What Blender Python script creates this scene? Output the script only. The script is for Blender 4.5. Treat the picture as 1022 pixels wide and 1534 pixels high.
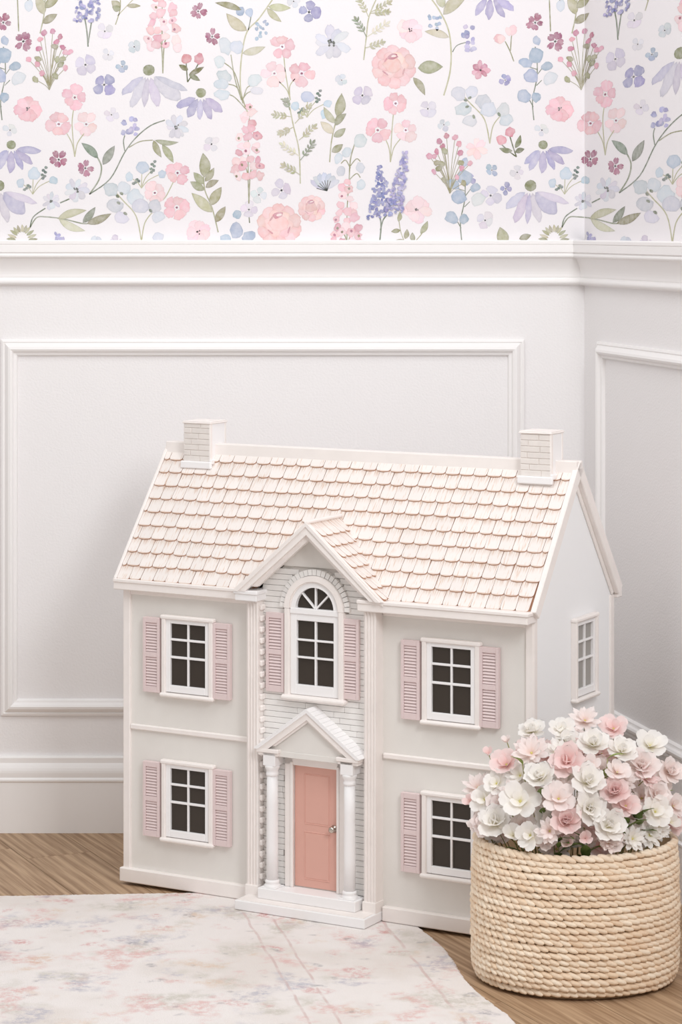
import bpy, bmesh, math, random
from mathutils import Vector, Matrix
PI = math.pi
random.seed(7)
for o in list(bpy.data.objects): bpy.data.objects.remove(o, do_unlink=True)
SC = bpy.context.scene
COL = SC.collection

# ------------------------------------------------------------------ camera
F_PX, HOR, CAMH, ZW = 3804.6, 340.7, 1.08, 4.5438
cd = bpy.data.cameras.new('camera'); cam = bpy.data.objects.new('camera', cd); COL.objects.link(cam)
cam.location = (0, -ZW, CAMH); cam.rotation_euler = (PI/2, 0, 0)
cd.sensor_fit = 'AUTO'; cd.sensor_width = 36; cd.lens = F_PX/1534*36
cd.shift_y = -(767-HOR)/1534; cd.clip_start = .05; cd.clip_end = 60
SC.camera = cam
# ------------------------------------------------------------------ world, window daylight, added fill lights
w = bpy.data.worlds.new('world'); SC.world = w; w.use_nodes = True
bg = w.node_tree.nodes['Background']; bg.inputs[0].default_value = (1, .978, .948, 1); bg.inputs[1].default_value = .53
def area(name, loc, target, size, power, color):
    l = bpy.data.lights.new(name, 'AREA'); l.shape = 'RECTANGLE'; l.size, l.size_y = size; l.energy = power; l.color = color
    o = bpy.data.objects.new(name, l); COL.objects.link(o); o.location = loc
    o.rotation_euler = (Vector(target)-Vector(loc)).to_track_quat('-Z', 'Y').to_euler()
    return o
area('right_fill_light', (.95, -2.6, 1.9), (.3, -.5, .4), (.8, .8), 31, (.96, .98, 1))  # unseen fill added from the right front to brighten the house side
area('top_fill_light', (-.30, -1.3, 2.35), (-.15, -.1, .8), (1.0, .8), 11, (.96, .98, 1))  # fill added overhead to brighten the upper wall, not an actual window
area('left_window_light', (-1.1, -1.2, 2.2), (-.3, 0, .95), (.9, .9), 3, (.98, .985, 1))
vs = SC.view_settings; vs.view_transform = 'Standard'; vs.look = 'None'; vs.exposure = 0.05; vs.gamma = 1; vs.use_curve_mapping = False

# ------------------------------------------------------------------ helpers
def lin(c):
    return tuple(((v/255)/12.92 if v/255 <= .04045 else ((v/255+.055)/1.055)**2.4) for v in c)
def tag(o, label=None, cat=None, group=None, kind=None):
    if label: o['label'] = label
    if cat: o['category'] = cat
    if group: o['group'] = group
    if kind: o['kind'] = kind
    return o
def link(name, me, mat=None, parent=None):
    o = bpy.data.objects.new(name, me); COL.objects.link(o)
    if mat is not None and me is not None and not me.materials:
        for m in (mat if isinstance(mat, (list, tuple)) else [mat]): me.materials.append(m)
    if parent: o.parent = parent
    return o
def empty(name, loc=(0,0,0), rz=0, parent=None):
    o = bpy.data.objects.new(name, None); COL.objects.link(o); o.location = loc; o.rotation_euler = (0,0,rz)
    o.empty_display_size = .02
    if parent: o.parent = parent
    return o
class MB:
    def __init__(s): s.v=[]; s.f=[]; s.mi=[]; s.sm=[]
    def add(s, v, f, m=0, smooth=False, M=None):
        b = len(s.v)
        if M is not None: v = [tuple(M @ Vector(p)) for p in v]
        s.v += [tuple(p) for p in v]
        for q in f: s.f.append(tuple(i+b for i in q)); s.mi.append(m); s.sm.append(smooth)
        return s
    def box(s, x0,x1,y0,y1,z0,z1, b=0, m=0, M=None):
        if x0>x1: x0,x1=x1,x0
        if y0>y1: y0,y1=y1,y0
        if z0>z1: z0,z1=z1,z0
        b = min(b, (x1-x0)*.45, (y1-y0)*.45, (z1-z0)*.45)
        if b <= 0:
            v=[(x0,y0,z0),(x1,y0,z0),(x1,y1,z0),(x0,y1,z0),(x0,y0,z1),(x1,y0,z1),(x1,y1,z1),(x0,y1,z1)]
            return s.add(v,[(0,3,2,1),(4,5,6,7),(0,1,5,4),(1,2,6,5),(2,3,7,6),(3,0,4,7)],m,M=M)
        X=(x0,x1);Y=(y0,y1);Z=(z0,z1); v=[]; idx={}
        for i in (0,1):
            for j in (0,1):
                for k in (0,1):
                    sx=b*(1-2*i);sy=b*(1-2*j);sz=b*(1-2*k)
                    for a,(dx,dy,dz) in enumerate(((0,sy,sz),(sx,0,sz),(sx,sy,0))):
                        idx[i,j,k,a]=len(v); v.append((X[i]+dx,Y[j]+dy,Z[k]+dz))
        f=[]
        for i in (0,1):
            q=[idx[i,0,0,0],idx[i,1,0,0],idx[i,1,1,0],idx[i,0,1,0]]; f.append(q if i else q[::-1])
            q=[idx[0,i,0,1],idx[0,i,1,1],idx[1,i,1,1],idx[1,i,0,1]]; f.append(q if i else q[::-1])
            q=[idx[0,0,i,2],idx[1,0,i,2],idx[1,1,i,2],idx[0,1,i,2]]; f.append(q if i else q[::-1])
        for j in (0,1):
            for k in (0,1):
                q=[idx[0,j,k,1],idx[1,j,k,1],idx[1,j,k,2],idx[0,j,k,2]]; f.append(q if j!=k else q[::-1])
                q=[idx[j,0,k,0],idx[j,1,k,0],idx[j,1,k,2],idx[j,0,k,2]]; f.append(q[::-1] if j!=k else q)
                q=[idx[j,k,0,0],idx[j,k,1,0],idx[j,k,1,1],idx[j,k,0,1]]; f.append(q if j!=k else q[::-1])
        for i in (0,1):
            for j in (0,1):
                for k in (0,1):
                    q=[idx[i,j,k,a] for a in range(3)]; f.append(q if (i+j+k)%2 else q[::-1])
        return s.add(v,f,m,M=M)
    def prism(s, poly, a0, a1, axis='y', m=0, M=None):
        # poly of 2-D points; extruded along axis between a0 and a1
        n=len(poly)
        def P(p,a): return {'y':(p[0],a,p[1]),'x':(a,p[0],p[1]),'z':(p[0],p[1],a)}[axis]
        v=[P(p,a0) for p in poly]+[P(p,a1) for p in poly]
        f=[tuple(range(n)),tuple(range(2*n-1,n-1,-1))]+[(i,i+n,(i+1)%n+n,(i+1)%n) for i in range(n)]
        return s.add(v,f,m,M=M)
    def lathe(s, prof, n=24, c=(0,0), m=0, sx=1, sy=1):
        v=[];f=[]
        for r,z in prof:
            for i in range(n):
                a=2*PI*i/n; v.append((c[0]+r*math.cos(a)*sx,c[1]+r*math.sin(a)*sy,z))
        for k in range(len(prof)-1):
            for i in range(n): f.append((k*n+i,k*n+(i+1)%n,(k+1)*n+(i+1)%n,(k+1)*n+i))
        f.append(tuple(range(n-1,-1,-1))); f.append(tuple((len(prof)-1)*n+i for i in range(n)))
        return s.add(v,f,m,True)
    def tube(s, pts, r, n=6, m=0):
        pts=[Vector(p) for p in pts]; v=[];f=[]
        for i,p in enumerate(pts):
            t=(pts[min(i+1,len(pts)-1)]-pts[max(i-1,0)]).normalized()
            a=t.orthogonal().normalized(); b=t.cross(a); rr=r[i] if isinstance(r,(list,tuple)) else r
            for k in range(n):
                an=2*PI*k/n; v.append(tuple(p+a*math.cos(an)*rr+b*math.sin(an)*rr))
        for i in range(len(pts)-1):
            for k in range(n): f.append((i*n+k,i*n+(k+1)%n,(i+1)*n+(k+1)%n,(i+1)*n+k))
        f.append(tuple(range(n-1,-1,-1))); f.append(tuple((len(pts)-1)*n+k for k in range(n)))
        return s.add(v,f,m,True)
    def mesh(s, name):
        me=bpy.data.meshes.new(name); me.from_pydata(s.v,[],s.f)
        me.polygons.foreach_set('material_index',s.mi); me.polygons.foreach_set('use_smooth',s.sm)
        bm=bmesh.new(); bm.from_mesh(me); bmesh.ops.recalc_face_normals(bm,faces=bm.faces); bm.to_mesh(me); bm.free()
        me.update(); return me
    def build(s, name, mat, parent=None):
        return link(name, s.mesh(name), mat, parent)

# ------------------------------------------------------------------ materials
def mat(name, rgb, rough=.5, bump=0, bscale=200, var=0, vscale=20, spec=.3, rand=0, metallic=0, stretch=None):
    m=bpy.data.materials.new(name); m.use_nodes=True; nt=m.node_tree; N=nt.nodes; Lk=nt.links
    b=N['Principled BSDF']; c=lin(rgb)+(1,)
    b.inputs['Base Color'].default_value=c; b.inputs['Roughness'].default_value=rough; b.inputs['Metallic'].default_value=metallic
    b.inputs['Specular IOR Level'].default_value=spec
    tc=N.new('ShaderNodeTexCoord'); src=tc.outputs['Object']
    if stretch:
        mp=N.new('ShaderNodeMapping'); mp.inputs['Scale'].default_value=stretch; Lk.new(src,mp.inputs[0]); src=mp.outputs[0]
    out=None
    if var or rand:
        mix=N.new('ShaderNodeHueSaturation'); mix.inputs['Color'].default_value=c
        val=N.new('ShaderNodeMath'); val.operation='ADD'; val.inputs[0].default_value=1; val.inputs[1].default_value=0
        if var:
            n=N.new('ShaderNodeTexNoise'); n.inputs['Scale'].default_value=vscale; n.inputs['Detail'].default_value=4; Lk.new(src,n.inputs[0])
            mr=N.new('ShaderNodeMapRange'); mr.inputs[1].default_value=.3; mr.inputs[2].default_value=.7; mr.inputs[3].default_value=1-var; mr.inputs[4].default_value=1+var
            Lk.new(n.outputs[0],mr.inputs[0]); Lk.new(mr.outputs[0],val.inputs[0])
        if rand:
            oi=N.new('ShaderNodeObjectInfo'); mr=N.new('ShaderNodeMapRange'); mr.inputs[3].default_value=-rand; mr.inputs[4].default_value=rand
            Lk.new(oi.outputs['Random'],mr.inputs[0]); Lk.new(mr.outputs[0],val.inputs[1])
        Lk.new(val.outputs[0],mix.inputs['Value']); Lk.new(mix.outputs[0],b.inputs['Base Color'])
    if bump:
        n=N.new('ShaderNodeTexNoise'); n.inputs['Scale'].default_value=bscale; n.inputs['Detail'].default_value=3; Lk.new(src,n.inputs[0])
        bp=N.new('ShaderNodeBump'); bp.inputs['Strength'].default_value=bump; bp.inputs['Distance'].default_value=.002
        Lk.new(n.outputs[0],bp.inputs['Height']); Lk.new(bp.outputs[0],b.inputs['Normal'])
    return m
M_WALL = mat('wall_paint',(242,239,239),.6,.3,260)
M_TRIM = mat('trim_paint',(246,243,242),.42,.03,120)
M_PANEL= mat('house_panel',(233,229,224),.6,.05,300,.012,30)
M_HTRIM= mat('house_trim',(246,239,235),.5,.05,150,.02,40)
M_BRICK= mat('white_brick',(241,238,235),.6,.12,180,.02,60,rand=.025)
M_MORT = mat('mortar',(214,208,203),.8)
M_SIDE_LIT = mat('house_side_lit_tint',(249,249,250),.6,.05,300)  # lighter copy of the panel paint, brightness of the lit side painted in
M_SHUT = mat('shutter_pink',(228,209,208),.5,.04,200,.015,40)
M_SLAT = mat('slat_pink',(232,214,213),.5)
M_DOOR = mat('door_coral',(222,172,158),.5,.06,260,.015,30)
M_COLM = mat('column_white',(248,246,246),.4)
M_PANE = mat('dark_pane',(60,52,45),.35,spec=.35)
M_PANE_REFL= mat('pane_reflection_tint',(160,156,151),.3,spec=.4)  # lighter pane copy: reflection on the side glass put into the colour
M_KNOB = mat('knob_metal',(205,196,186),.22,metallic=1)
M_CHIM = mat('chimney_brick',(232,225,220),.65,.15,200,.03,80,rand=.035)
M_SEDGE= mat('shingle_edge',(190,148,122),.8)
M_DARK = mat('gap_dark',(70,58,48),.9)

def shingle_mat():
    m=mat('shingle_cream',(243,232,225),.6); nt=m.node_tree; N=nt.nodes; Lk=nt.links; b=N['Principled BSDF']
    tc=N.new('ShaderNodeTexCoord'); oi=N.new('ShaderNodeObjectInfo')
    add=N.new('ShaderNodeVectorMath'); add.operation='ADD'
    sc=N.new('ShaderNodeVectorMath'); sc.operation='SCALE'; sc.inputs['Scale'].default_value=7
    cx=N.new('ShaderNodeCombineXYZ'); Lk.new(oi.outputs['Random'],cx.inputs[0]); Lk.new(oi.outputs['Random'],cx.inputs[1]); Lk.new(cx.outputs[0],sc.inputs[0])
    Lk.new(tc.outputs['Object'],add.inputs[0]); Lk.new(sc.outputs[0],add.inputs[1])
    mp=N.new('ShaderNodeMapping'); mp.inputs['Scale'].default_value=(420,38,38); Lk.new(add.outputs[0],mp.inputs[0])
    n=N.new('ShaderNodeTexNoise'); n.inputs['Scale'].default_value=1; n.inputs['Detail'].default_value=3; Lk.new(mp.outputs[0],n.inputs[0])
    cr=N.new('ShaderNodeValToRGB'); cr.color_ramp.elements[0].position=.28; cr.color_ramp.elements[0].color=lin((226,200,182))+(1,)
    cr.color_ramp.elements[1].position=.42; cr.color_ramp.elements[1].color=lin((243,235,230))+(1,)
    Lk.new(n.outputs[0],cr.inputs[0])
    sp=N.new('ShaderNodeSeparateXYZ'); Lk.new(tc.outputs['Object'],sp.inputs[0])
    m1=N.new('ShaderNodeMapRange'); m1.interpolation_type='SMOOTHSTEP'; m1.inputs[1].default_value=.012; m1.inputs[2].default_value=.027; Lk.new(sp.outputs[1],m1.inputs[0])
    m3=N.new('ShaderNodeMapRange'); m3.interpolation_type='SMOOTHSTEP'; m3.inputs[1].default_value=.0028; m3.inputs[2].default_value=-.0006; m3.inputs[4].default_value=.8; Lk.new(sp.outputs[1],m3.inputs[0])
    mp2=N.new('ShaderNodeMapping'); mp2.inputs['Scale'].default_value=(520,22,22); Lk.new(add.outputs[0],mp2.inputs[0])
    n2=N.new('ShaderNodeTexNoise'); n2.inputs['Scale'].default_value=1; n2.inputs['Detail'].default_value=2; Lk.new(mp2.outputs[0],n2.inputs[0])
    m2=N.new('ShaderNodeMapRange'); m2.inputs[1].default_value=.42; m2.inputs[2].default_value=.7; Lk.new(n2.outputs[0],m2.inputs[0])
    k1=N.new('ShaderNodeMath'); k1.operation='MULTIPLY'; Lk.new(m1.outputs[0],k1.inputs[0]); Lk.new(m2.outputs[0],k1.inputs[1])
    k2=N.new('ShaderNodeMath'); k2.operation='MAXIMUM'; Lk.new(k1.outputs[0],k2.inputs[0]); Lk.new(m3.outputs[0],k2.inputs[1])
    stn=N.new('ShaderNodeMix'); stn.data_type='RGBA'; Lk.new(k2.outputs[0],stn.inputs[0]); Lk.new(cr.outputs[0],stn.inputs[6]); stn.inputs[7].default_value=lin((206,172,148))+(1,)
    hs=N.new('ShaderNodeHueSaturation'); mr=N.new('ShaderNodeMapRange'); mr.inputs[3].default_value=.965; mr.inputs[4].default_value=1.02
    Lk.new(oi.outputs['Random'],mr.inputs[0]); Lk.new(mr.outputs[0],hs.inputs['Value']); Lk.new(stn.outputs[2],hs.inputs['Color']); Lk.new(hs.outputs[0],b.inputs['Base Color'])
    return m
M_SHIN = shingle_mat()

def wood_mat():
    m=mat('oak_floor',(182,152,122),.5); nt=m.node_tree; N=nt.nodes; Lk=nt.links; b=N['Principled BSDF']
    tc=N.new('ShaderNodeTexCoord'); oi=N.new('ShaderNodeObjectInfo')
    cx=N.new('ShaderNodeCombineXYZ'); mu=N.new('ShaderNodeMath'); mu.operation='MULTIPLY'; mu.inputs[1].default_value=9
    Lk.new(oi.outputs['Random'],mu.inputs[0]); Lk.new(mu.outputs[0],cx.inputs[0]); Lk.new(mu.outputs[0],cx.inputs[2])
    add=N.new('ShaderNodeVectorMath'); add.operation='ADD'; Lk.new(tc.outputs['Object'],add.inputs[0]); Lk.new(cx.outputs[0],add.inputs[1])
    mp=N.new('ShaderNodeMapping'); mp.inputs['Scale'].default_value=(1,.03,1); Lk.new(add.outputs[0],mp.inputs[0])
    n=N.new('ShaderNodeTexNoise'); n.inputs['Scale'].default_value=190; n.inputs['Detail'].default_value=4; n.inputs['Roughness'].default_value=.55; Lk.new(mp.outputs[0],n.inputs[0])
    mp2=N.new('ShaderNodeMapping'); mp2.inputs['Scale'].default_value=(1,.12,1); Lk.new(add.outputs[0],mp2.inputs[0])
    wv=N.new('ShaderNodeTexWave'); wv.inputs['Scale'].default_value=16; wv.inputs['Distortion'].default_value=4; wv.inputs['Detail'].default_value=2; wv.inputs['Detail Scale'].default_value=1.2; Lk.new(mp2.outputs[0],wv.inputs[0])
    mx=N.new('ShaderNodeMix'); mx.data_type='FLOAT'; mx.inputs[0].default_value=.12; Lk.new(n.outputs[0],mx.inputs[2]); Lk.new(wv.outputs['Fac'],mx.inputs[3])
    cr=N.new('ShaderNodeValToRGB'); e=cr.color_ramp.elements; e[0].position=.33; e[0].color=lin((143,112,84))+(1,); e[1].position=.66; e[1].color=lin((194,164,133))+(1,)
    Lk.new(mx.outputs[0],cr.inputs[0])
    hs=N.new('ShaderNodeHueSaturation'); mr=N.new('ShaderNodeMapRange'); mr.inputs[3].default_value=.93; mr.inputs[4].default_value=1.05
    Lk.new(oi.outputs['Random'],mr.inputs[0]); Lk.new(mr.outputs[0],hs.inputs['Value']); Lk.new(cr.outputs[0],hs.inputs['Color']); Lk.new(hs.outputs[0],b.inputs['Base Color'])
    bp=N.new('ShaderNodeBump'); bp.inputs['Strength'].default_value=.15; bp.inputs['Distance'].default_value=.001; Lk.new(n.outputs[0],bp.inputs['Height']); Lk.new(bp.outputs[0],b.inputs['Normal'])
    return m
M_WOOD = wood_mat()

def rug_mat():
    m=mat('faded_rug',(236,228,225),.95,spec=.05); nt=m.node_tree; N=nt.nodes; Lk=nt.links; b=N['Principled BSDF']
    tc=N.new('ShaderNodeTexCoord'); P=tc.outputs['Object']
    def noise(scale, off, detail=3, rough=.55, sq=(1,1,1)):
        mp=N.new('ShaderNodeMapping'); mp.inputs['Location'].default_value=(off,off*.7,0); mp.inputs['Scale'].default_value=sq; Lk.new(P,mp.inputs[0])
        n=N.new('ShaderNodeTexNoise'); n.inputs['Scale'].default_value=scale; n.inputs['Detail'].default_value=detail; n.inputs['Roughness'].default_value=rough; Lk.new(mp.outputs[0],n.inputs[0]); return n.outputs[0]
    def rng(x,a,c,o0=0,o1=1):
        mr=N.new('ShaderNodeMapRange'); mr.interpolation_type='SMOOTHSTEP'; mr.inputs[1].default_value=a; mr.inputs[2].default_value=c; mr.inputs[3].default_value=o0; mr.inputs[4].default_value=o1; Lk.new(x,mr.inputs[0]); return mr.outputs[0]
    def mul(a,c):
        k=N.new('ShaderNodeMath'); k.operation='MULTIPLY'
        for i,q in enumerate((a,c)):
            if isinstance(q,float): k.inputs[i].default_value=q
            else: Lk.new(q,k.inputs[i])
        return k.outputs[0]
    base=N.new('ShaderNodeRGB'); base.outputs[0].default_value=lin((244,238,235))+(1,); cur=base.outputs[0]
    def layer(mask,rgb):
        nonlocal cur
        mx=N.new('ShaderNodeMix'); mx.data_type='RGBA'; Lk.new(mask,mx.inputs[0]); Lk.new(cur,mx.inputs[6]); mx.inputs[7].default_value=lin(rgb)+(1,); cur=mx.outputs[2]
    fine=rng(noise(70,3,4,.75),.36,.66)
    layer(mul(rng(noise(5,5.2),.45,.68),.5),(226,216,208))
    layer(mul(mul(rng(noise(10,11,2),.52,.68),rng(noise(45,1,4,.75),.34,.66)),.8),(208,202,190))
    layer(mul(mul(rng(noise(11,21,2),.53,.68),fine),.8),(229,188,183))
    layer(mul(mul(rng(noise(15,31,2),.58,.72),rng(noise(90,7,4,.75),.4,.64)),.75),(216,152,150))
    layer(mul(mul(rng(noise(10,41,2),.55,.70),fine),.75),(190,187,198))
    layer(mul(mul(rng(noise(12,51,2),.57,.72),fine),.65),(226,200,176))
    layer(mul(mul(rng(noise(26,61,2),.62,.72),fine),.6),(160,154,158))
    sx=N.new('ShaderNodeSeparateXYZ'); Lk.new(P,sx.inputs[0])
    wob=rng(noise(14,77,2),.2,.8,-.0022,.0022)
    ad=N.new('ShaderNodeMath'); ad.operation='ADD'; Lk.new(sx.outputs[0],ad.inputs[0]); Lk.new(wob,ad.inputs[1])
    for x0,wd in ((-.0705,.0035),(-.235,.003),(-.275,.003)):
        s=N.new('ShaderNodeMath'); s.operation='SUBTRACT'; Lk.new(ad.outputs[0],s.inputs[0]); s.inputs[1].default_value=x0
        a=N.new('ShaderNodeMath'); a.operation='ABSOLUTE'; Lk.new(s.outputs[0],a.inputs[0])
        layer(mul(mul(rng(a.outputs[0],wd,wd*.3),rng(noise(25,x0*90),.3,.6)),.6),(212,182,178))
    Lk.new(cur,b.inputs['Base Color'])
    bp=N.new('ShaderNodeBump'); bp.inputs['Strength'].default_value=.6; bp.inputs['Distance'].default_value=.003
    Lk.new(noise(420,9,3,.6),bp.inputs['Height']); Lk.new(bp.outputs[0],b.inputs['Normal'])
    return m
M_RUG = rug_mat()

def paper_mat():
    m=mat('printed_wallpaper',(244,241,242),.65,.12,260); nt=m.node_tree; N=nt.nodes; Lk=nt.links; b=N['Principled BSDF']
    a=N.new('ShaderNodeAttribute'); a.attribute_name='Col'
    tc=N.new('ShaderNodeTexCoord'); n=N.new('ShaderNodeTexNoise'); n.inputs['Scale'].default_value=85; n.inputs['Detail'].default_value=5; n.inputs['Roughness'].default_value=.6; Lk.new(tc.outputs['Object'],n.inputs[0])
    mr=N.new('ShaderNodeMapRange'); mr.inputs[1].default_value=.36; mr.inputs[2].default_value=.66; mr.inputs[3].default_value=0; mr.inputs[4].default_value=.34; Lk.new(n.outputs[0],mr.inputs[0])
    mx=N.new('ShaderNodeMix'); mx.data_type='RGBA'; Lk.new(mr.outputs[0],mx.inputs[0]); Lk.new(a.outputs['Color'],mx.inputs[6]); mx.inputs[7].default_value=lin((237,233,235))+(1,)
    Lk.new(mx.outputs[2],b.inputs['Base Color']); return m
M_PAPER = paper_mat()

# ------------------------------------------------------------------ the room shell
XC, GA = .4358, .2522
PHI = math.atan2(-1, GA)
CORN = Vector((XC, 0, 0)); NRM = math.sqrt(1+GA*GA)
WALLH = 2.0
RAIL = 1.057
wall_back = MB().box(-2.2, XC, 0, .1, 0, RAIL-.01).build('wall_back', M_WALL)
tag(wall_back,'white painted panelled back wall behind the dollhouse, floral wallpaper above its rail','wall',kind='structure')
wall_right = MB().box(0, 2.6, 0, .1, 0, RAIL-.01).build('wall_right', M_WALL)
wall_right.location = CORN; wall_right.rotation_euler = (0,0,PHI)
tag(wall_right,'white panelled side wall right of the corner, behind the flower basket','wall',kind='structure')
def sweep(name, prof, x0, x1, label, loc=None, rz=0, cat='trim'):
    # prof: (protrusion, z) polyline; runs along local x, room on -y
    mb=MB(); mb.prism([(-p,z) for p,z in prof], x0, x1, 'x')
    o=mb.build(name, M_TRIM); tag(o,label,cat,kind='structure')
    if loc is not None: o.location=loc; o.rotation_euler=(0,0,rz)
    return o
def arc(cx,cz,r,a0,a1,n=6): return [(cx+r*math.cos(math.radians(a0+(a1-a0)*i/n)), cz+r*math.sin(math.radians(a0+(a1-a0)*i/n))) for i in range(n+1)]
rail=[(0,1.0575),(.028,1.0575),(.030,1.0555),(.030,1.0505),(.0285,1.0495),(.0295,1.0485),(.0295,1.036),(.0265,1.0345)]+arc(.0255,1.0300,.0038,60,-80)+\
     [(.022,1.0245)]+[(.0095+.0125*(1-math.sin(PI/2*t/7)),1.0245-.0325*(t/7)) for t in range(1,8)]+[(.0085,.9905)]+arc(.0085,.9835,.0055,75,-90)+[(.004,.9765),(0,.9757)]
sweep('trim_1', rail, -2.2, XC, 'white moulded chair rail along the back wall under the wallpaper')
sweep('trim_2', rail, 0, 2.6, 'white moulded chair rail along the right wall under the wallpaper', CORN, PHI)
base=[(0,0),(.016,0),(.016,.0905),(.018,.0925),(.018,.0955),(.0145,.0985)]+[(.0145-.001*t+.0035*math.sin(PI*t/6),.0985+.0042*t) for t in range(1,7)]+[(.0085,.125),(.0085,.1325),(.006,.1355),(0,.1355)]
sweep('baseboard_back', base, -2.2, XC, 'tall white baseboard along the back wall beside the dollhouse', cat='baseboard')
sweep('baseboard_right', base, 0, 2.6, 'tall white baseboard along the right wall behind the basket', CORN, PHI, cat='baseboard')
MP=[(0,0),(0,.005),(.004,.0065),(.006,.005),(.009,.0085),(.013,.0125),(.017,.0135),(.0205,.0115),(.0225,.0075),(.0245,.0065),(.027,.006),(.0285,.004),(.0295,0)]
def panel(name, x0,x1,z0,z1, label, loc=None, rz=0):
    v=[];f=[];n=4
    for d,p in MP: v+=[(x0+d,-p,z0+d),(x1-d,-p,z0+d),(x1-d,-p,z1-d),(x0+d,-p,z1-d)]
    for k in range(len(MP)-1):
        for i in range(4): f.append((k*4+i,k*4+(i+1)%4,(k+1)*4+(i+1)%4,(k+1)*4+i))
    o=MB().add(v,f).build(name,M_TRIM); tag(o,label,'moulding',kind='structure')
    if loc is not None: o.location=loc; o.rotation_euler=(0,0,rz)
panel('trim_3',-.6075,.3275,.2075,.8795,'large rectangular panel moulding on the back wall behind the dollhouse')
panel('trim_4',-1.72,-.722,.2075,.8795,'rectangular panel moulding on the back wall beyond the left edge')
panel('trim_5',.078,1.35,.2150,.8795,'rectangular panel moulding on the right wall above the flower basket',CORN,PHI)

# floor of oak planks, laid obliquely
floor = MB().box(-2.2,2.2,-3.2,.1,-.05,-.0145).build('floor',M_DARK)
tag(floor,'light oak plank floor under the rug and basket','floor',kind='structure')
def clip(poly, nx, ny, d):      # keep nx*x+ny*y<=d
    out=[]
    for i in range(len(poly)):
        a,b=poly[i],poly[(i+1)%len(poly)]; da=nx*a[0]+ny*a[1]-d; db=nx*b[0]+ny*b[1]-d
        if da<=0: out.append(a)
        if (da<0<db) or (db<0<da):
            t=da/(da-db); out.append((a[0]+(b[0]-a[0])*t,a[1]+(b[1]-a[1])*t))
    return out
PA=math.radians(25)   # plank direction turned from the depth axis
ca,sa=math.cos(PA),math.sin(PA)
PW,PL=.118,1.15
rr=random.Random(3)
for i in range(-22,23):
    off=rr.random()*PL
    for j in range(-4,4):
        cx,cy=(i+.5)*PW, j*PL+off+PL/2
        poly=[(-PW/2+.0005,-PL/2+.0005),(PW/2-.0005,-PL/2+.0005),(PW/2-.0005,PL/2-.0005),(-PW/2+.0005,PL/2-.0005)]
        wx=lambda p:((cx+p[0])*ca-(cy+p[1])*sa, (cx+p[0])*sa+(cy+p[1])*ca-.8)
        wp=[wx(p) for p in poly]
        for (nx,ny,d) in ((0,1,0),(0,-1,2.5),(-1,0,1.6),(1,0,1.6),(1/NRM,GA/NRM,XC/NRM)): wp=clip(wp,nx,ny,d) if len(wp)>2 else []
        if len(wp)<3: continue
        C=wx((0,0))
        lp=[((p[0]-C[0])*ca+(p[1]-C[1])*sa, -(p[0]-C[0])*sa+(p[1]-C[1])*ca) for p in wp]
        o=MB().prism(lp,-.014,0,'z').build('plank',M_WOOD,floor); o.location=(C[0],C[1],0); o.rotation_euler=(0,0,PA)

# ------------------------------------------------------------------ printed wallpaper (flat print, drawn as coloured shapes on the paper)
PR=[]      # (layer, [(x,y,col)...]) in pattern units, y down
WH=(237,233,235)
LAY=[0]
rp=random.Random(11)
def mixc(a,b,t): return tuple(a[i]+(b[i]-a[i])*t for i in range(3))
def jit(c,k=11):
    d=rp.uniform(-k,k); return tuple(max(0,min(255,v+d+rp.uniform(-k,k)*.4)) for v in c)
def shape(pts, col, c=None, wash=.28, rim=.94):
    if min(col)>80: col=mixc(col,(224,218,220),.05)
    n=len(pts); LAY[0]+=1; L=LAY[0]
    if c is None: c=(sum(p[0] for p in pts)/n,sum(p[1] for p in pts)/n)
    cc=mixc(col,WH,wash); cm=mixc(col,WH,wash*.35); cr=tuple(v*rim for v in col)
    mid=[(c[0]+(p[0]-c[0])*.82,c[1]+(p[1]-c[1])*.82) for p in pts]
    for i in range(n):
        j=(i+1)%n
        PR.append((L,[(*c,cc),(*mid[i],cm),(*mid[j],cm)]))
        PR.append((L,[(*mid[i],cm),(*pts[i],cr),(*pts[j],cr),(*mid[j],cm)]))
def petal(x,y,ang,L,W,col,notch=0,n=8,wob=.08,ex=1.4,wash=.28):
    ca,sa=math.cos(ang),math.sin(ang); up=[];dn=[]
    for i in range(n):
        t=i/(n-1)*.985; tt=t**ex; h=W/2*math.sqrt(max(0,1-(2*tt-1)**2))
        up.append((t*L*(1+rp.uniform(-wob,wob)*.6),h*(1+rp.uniform(-wob,wob)*2))); dn.append((t*L*(1+rp.uniform(-wob,wob)*.6),-h*(1+rp.uniform(-wob,wob)*2)))
    pts=up+([(L*(1-notch),0)] if notch else [(L,0)])+dn[::-1]
    shape([(x+a*ca-b*sa,y+a*sa+b*ca) for a,b in pts],jit(col),(x+L*.55*ca,y+L*.55*sa),wash)
def blob(x,y,rx,ry,col,rot=0,n=12,wob=.17,wash=.3):
    ca,sa=math.cos(rot),math.sin(rot); P=[]
    for i in range(n):
        a=2*PI*i/n; k=1+rp.uniform(-wob,wob); p,q=rx*k*math.cos(a),ry*k*math.sin(a); P.append((x+p*ca-q*sa,y+p*sa+q*ca))
    shape(P,jit(col),(x,y),wash)
def leaf(x0,y0,x1,y1,w,col,wash=.22):
    L=math.hypot(x1-x0,y1-y0); a=math.atan2(y1-y0,x1-x0); ca,sa=math.cos(a),math.sin(a); bend=rp.uniform(-.08,.08)*L
    up=[];dn=[];n=8
    for i in range(1,n):
        t=i/n; h=w/2*math.sin(PI*t**.85)**.9; b=bend*math.sin(PI*t); up.append((t*L,h+b)); dn.append((t*L,-h+b))
    pts=[(0,0)]+up+[(L,0)]+dn[::-1]
    shape([(x0+p*ca-q*sa,y0+p*sa+q*ca) for p,q in pts],jit(col),(x0+L*.5*ca-bend*sa,y0+L*.5*sa+bend*ca),wash,.86)
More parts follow.
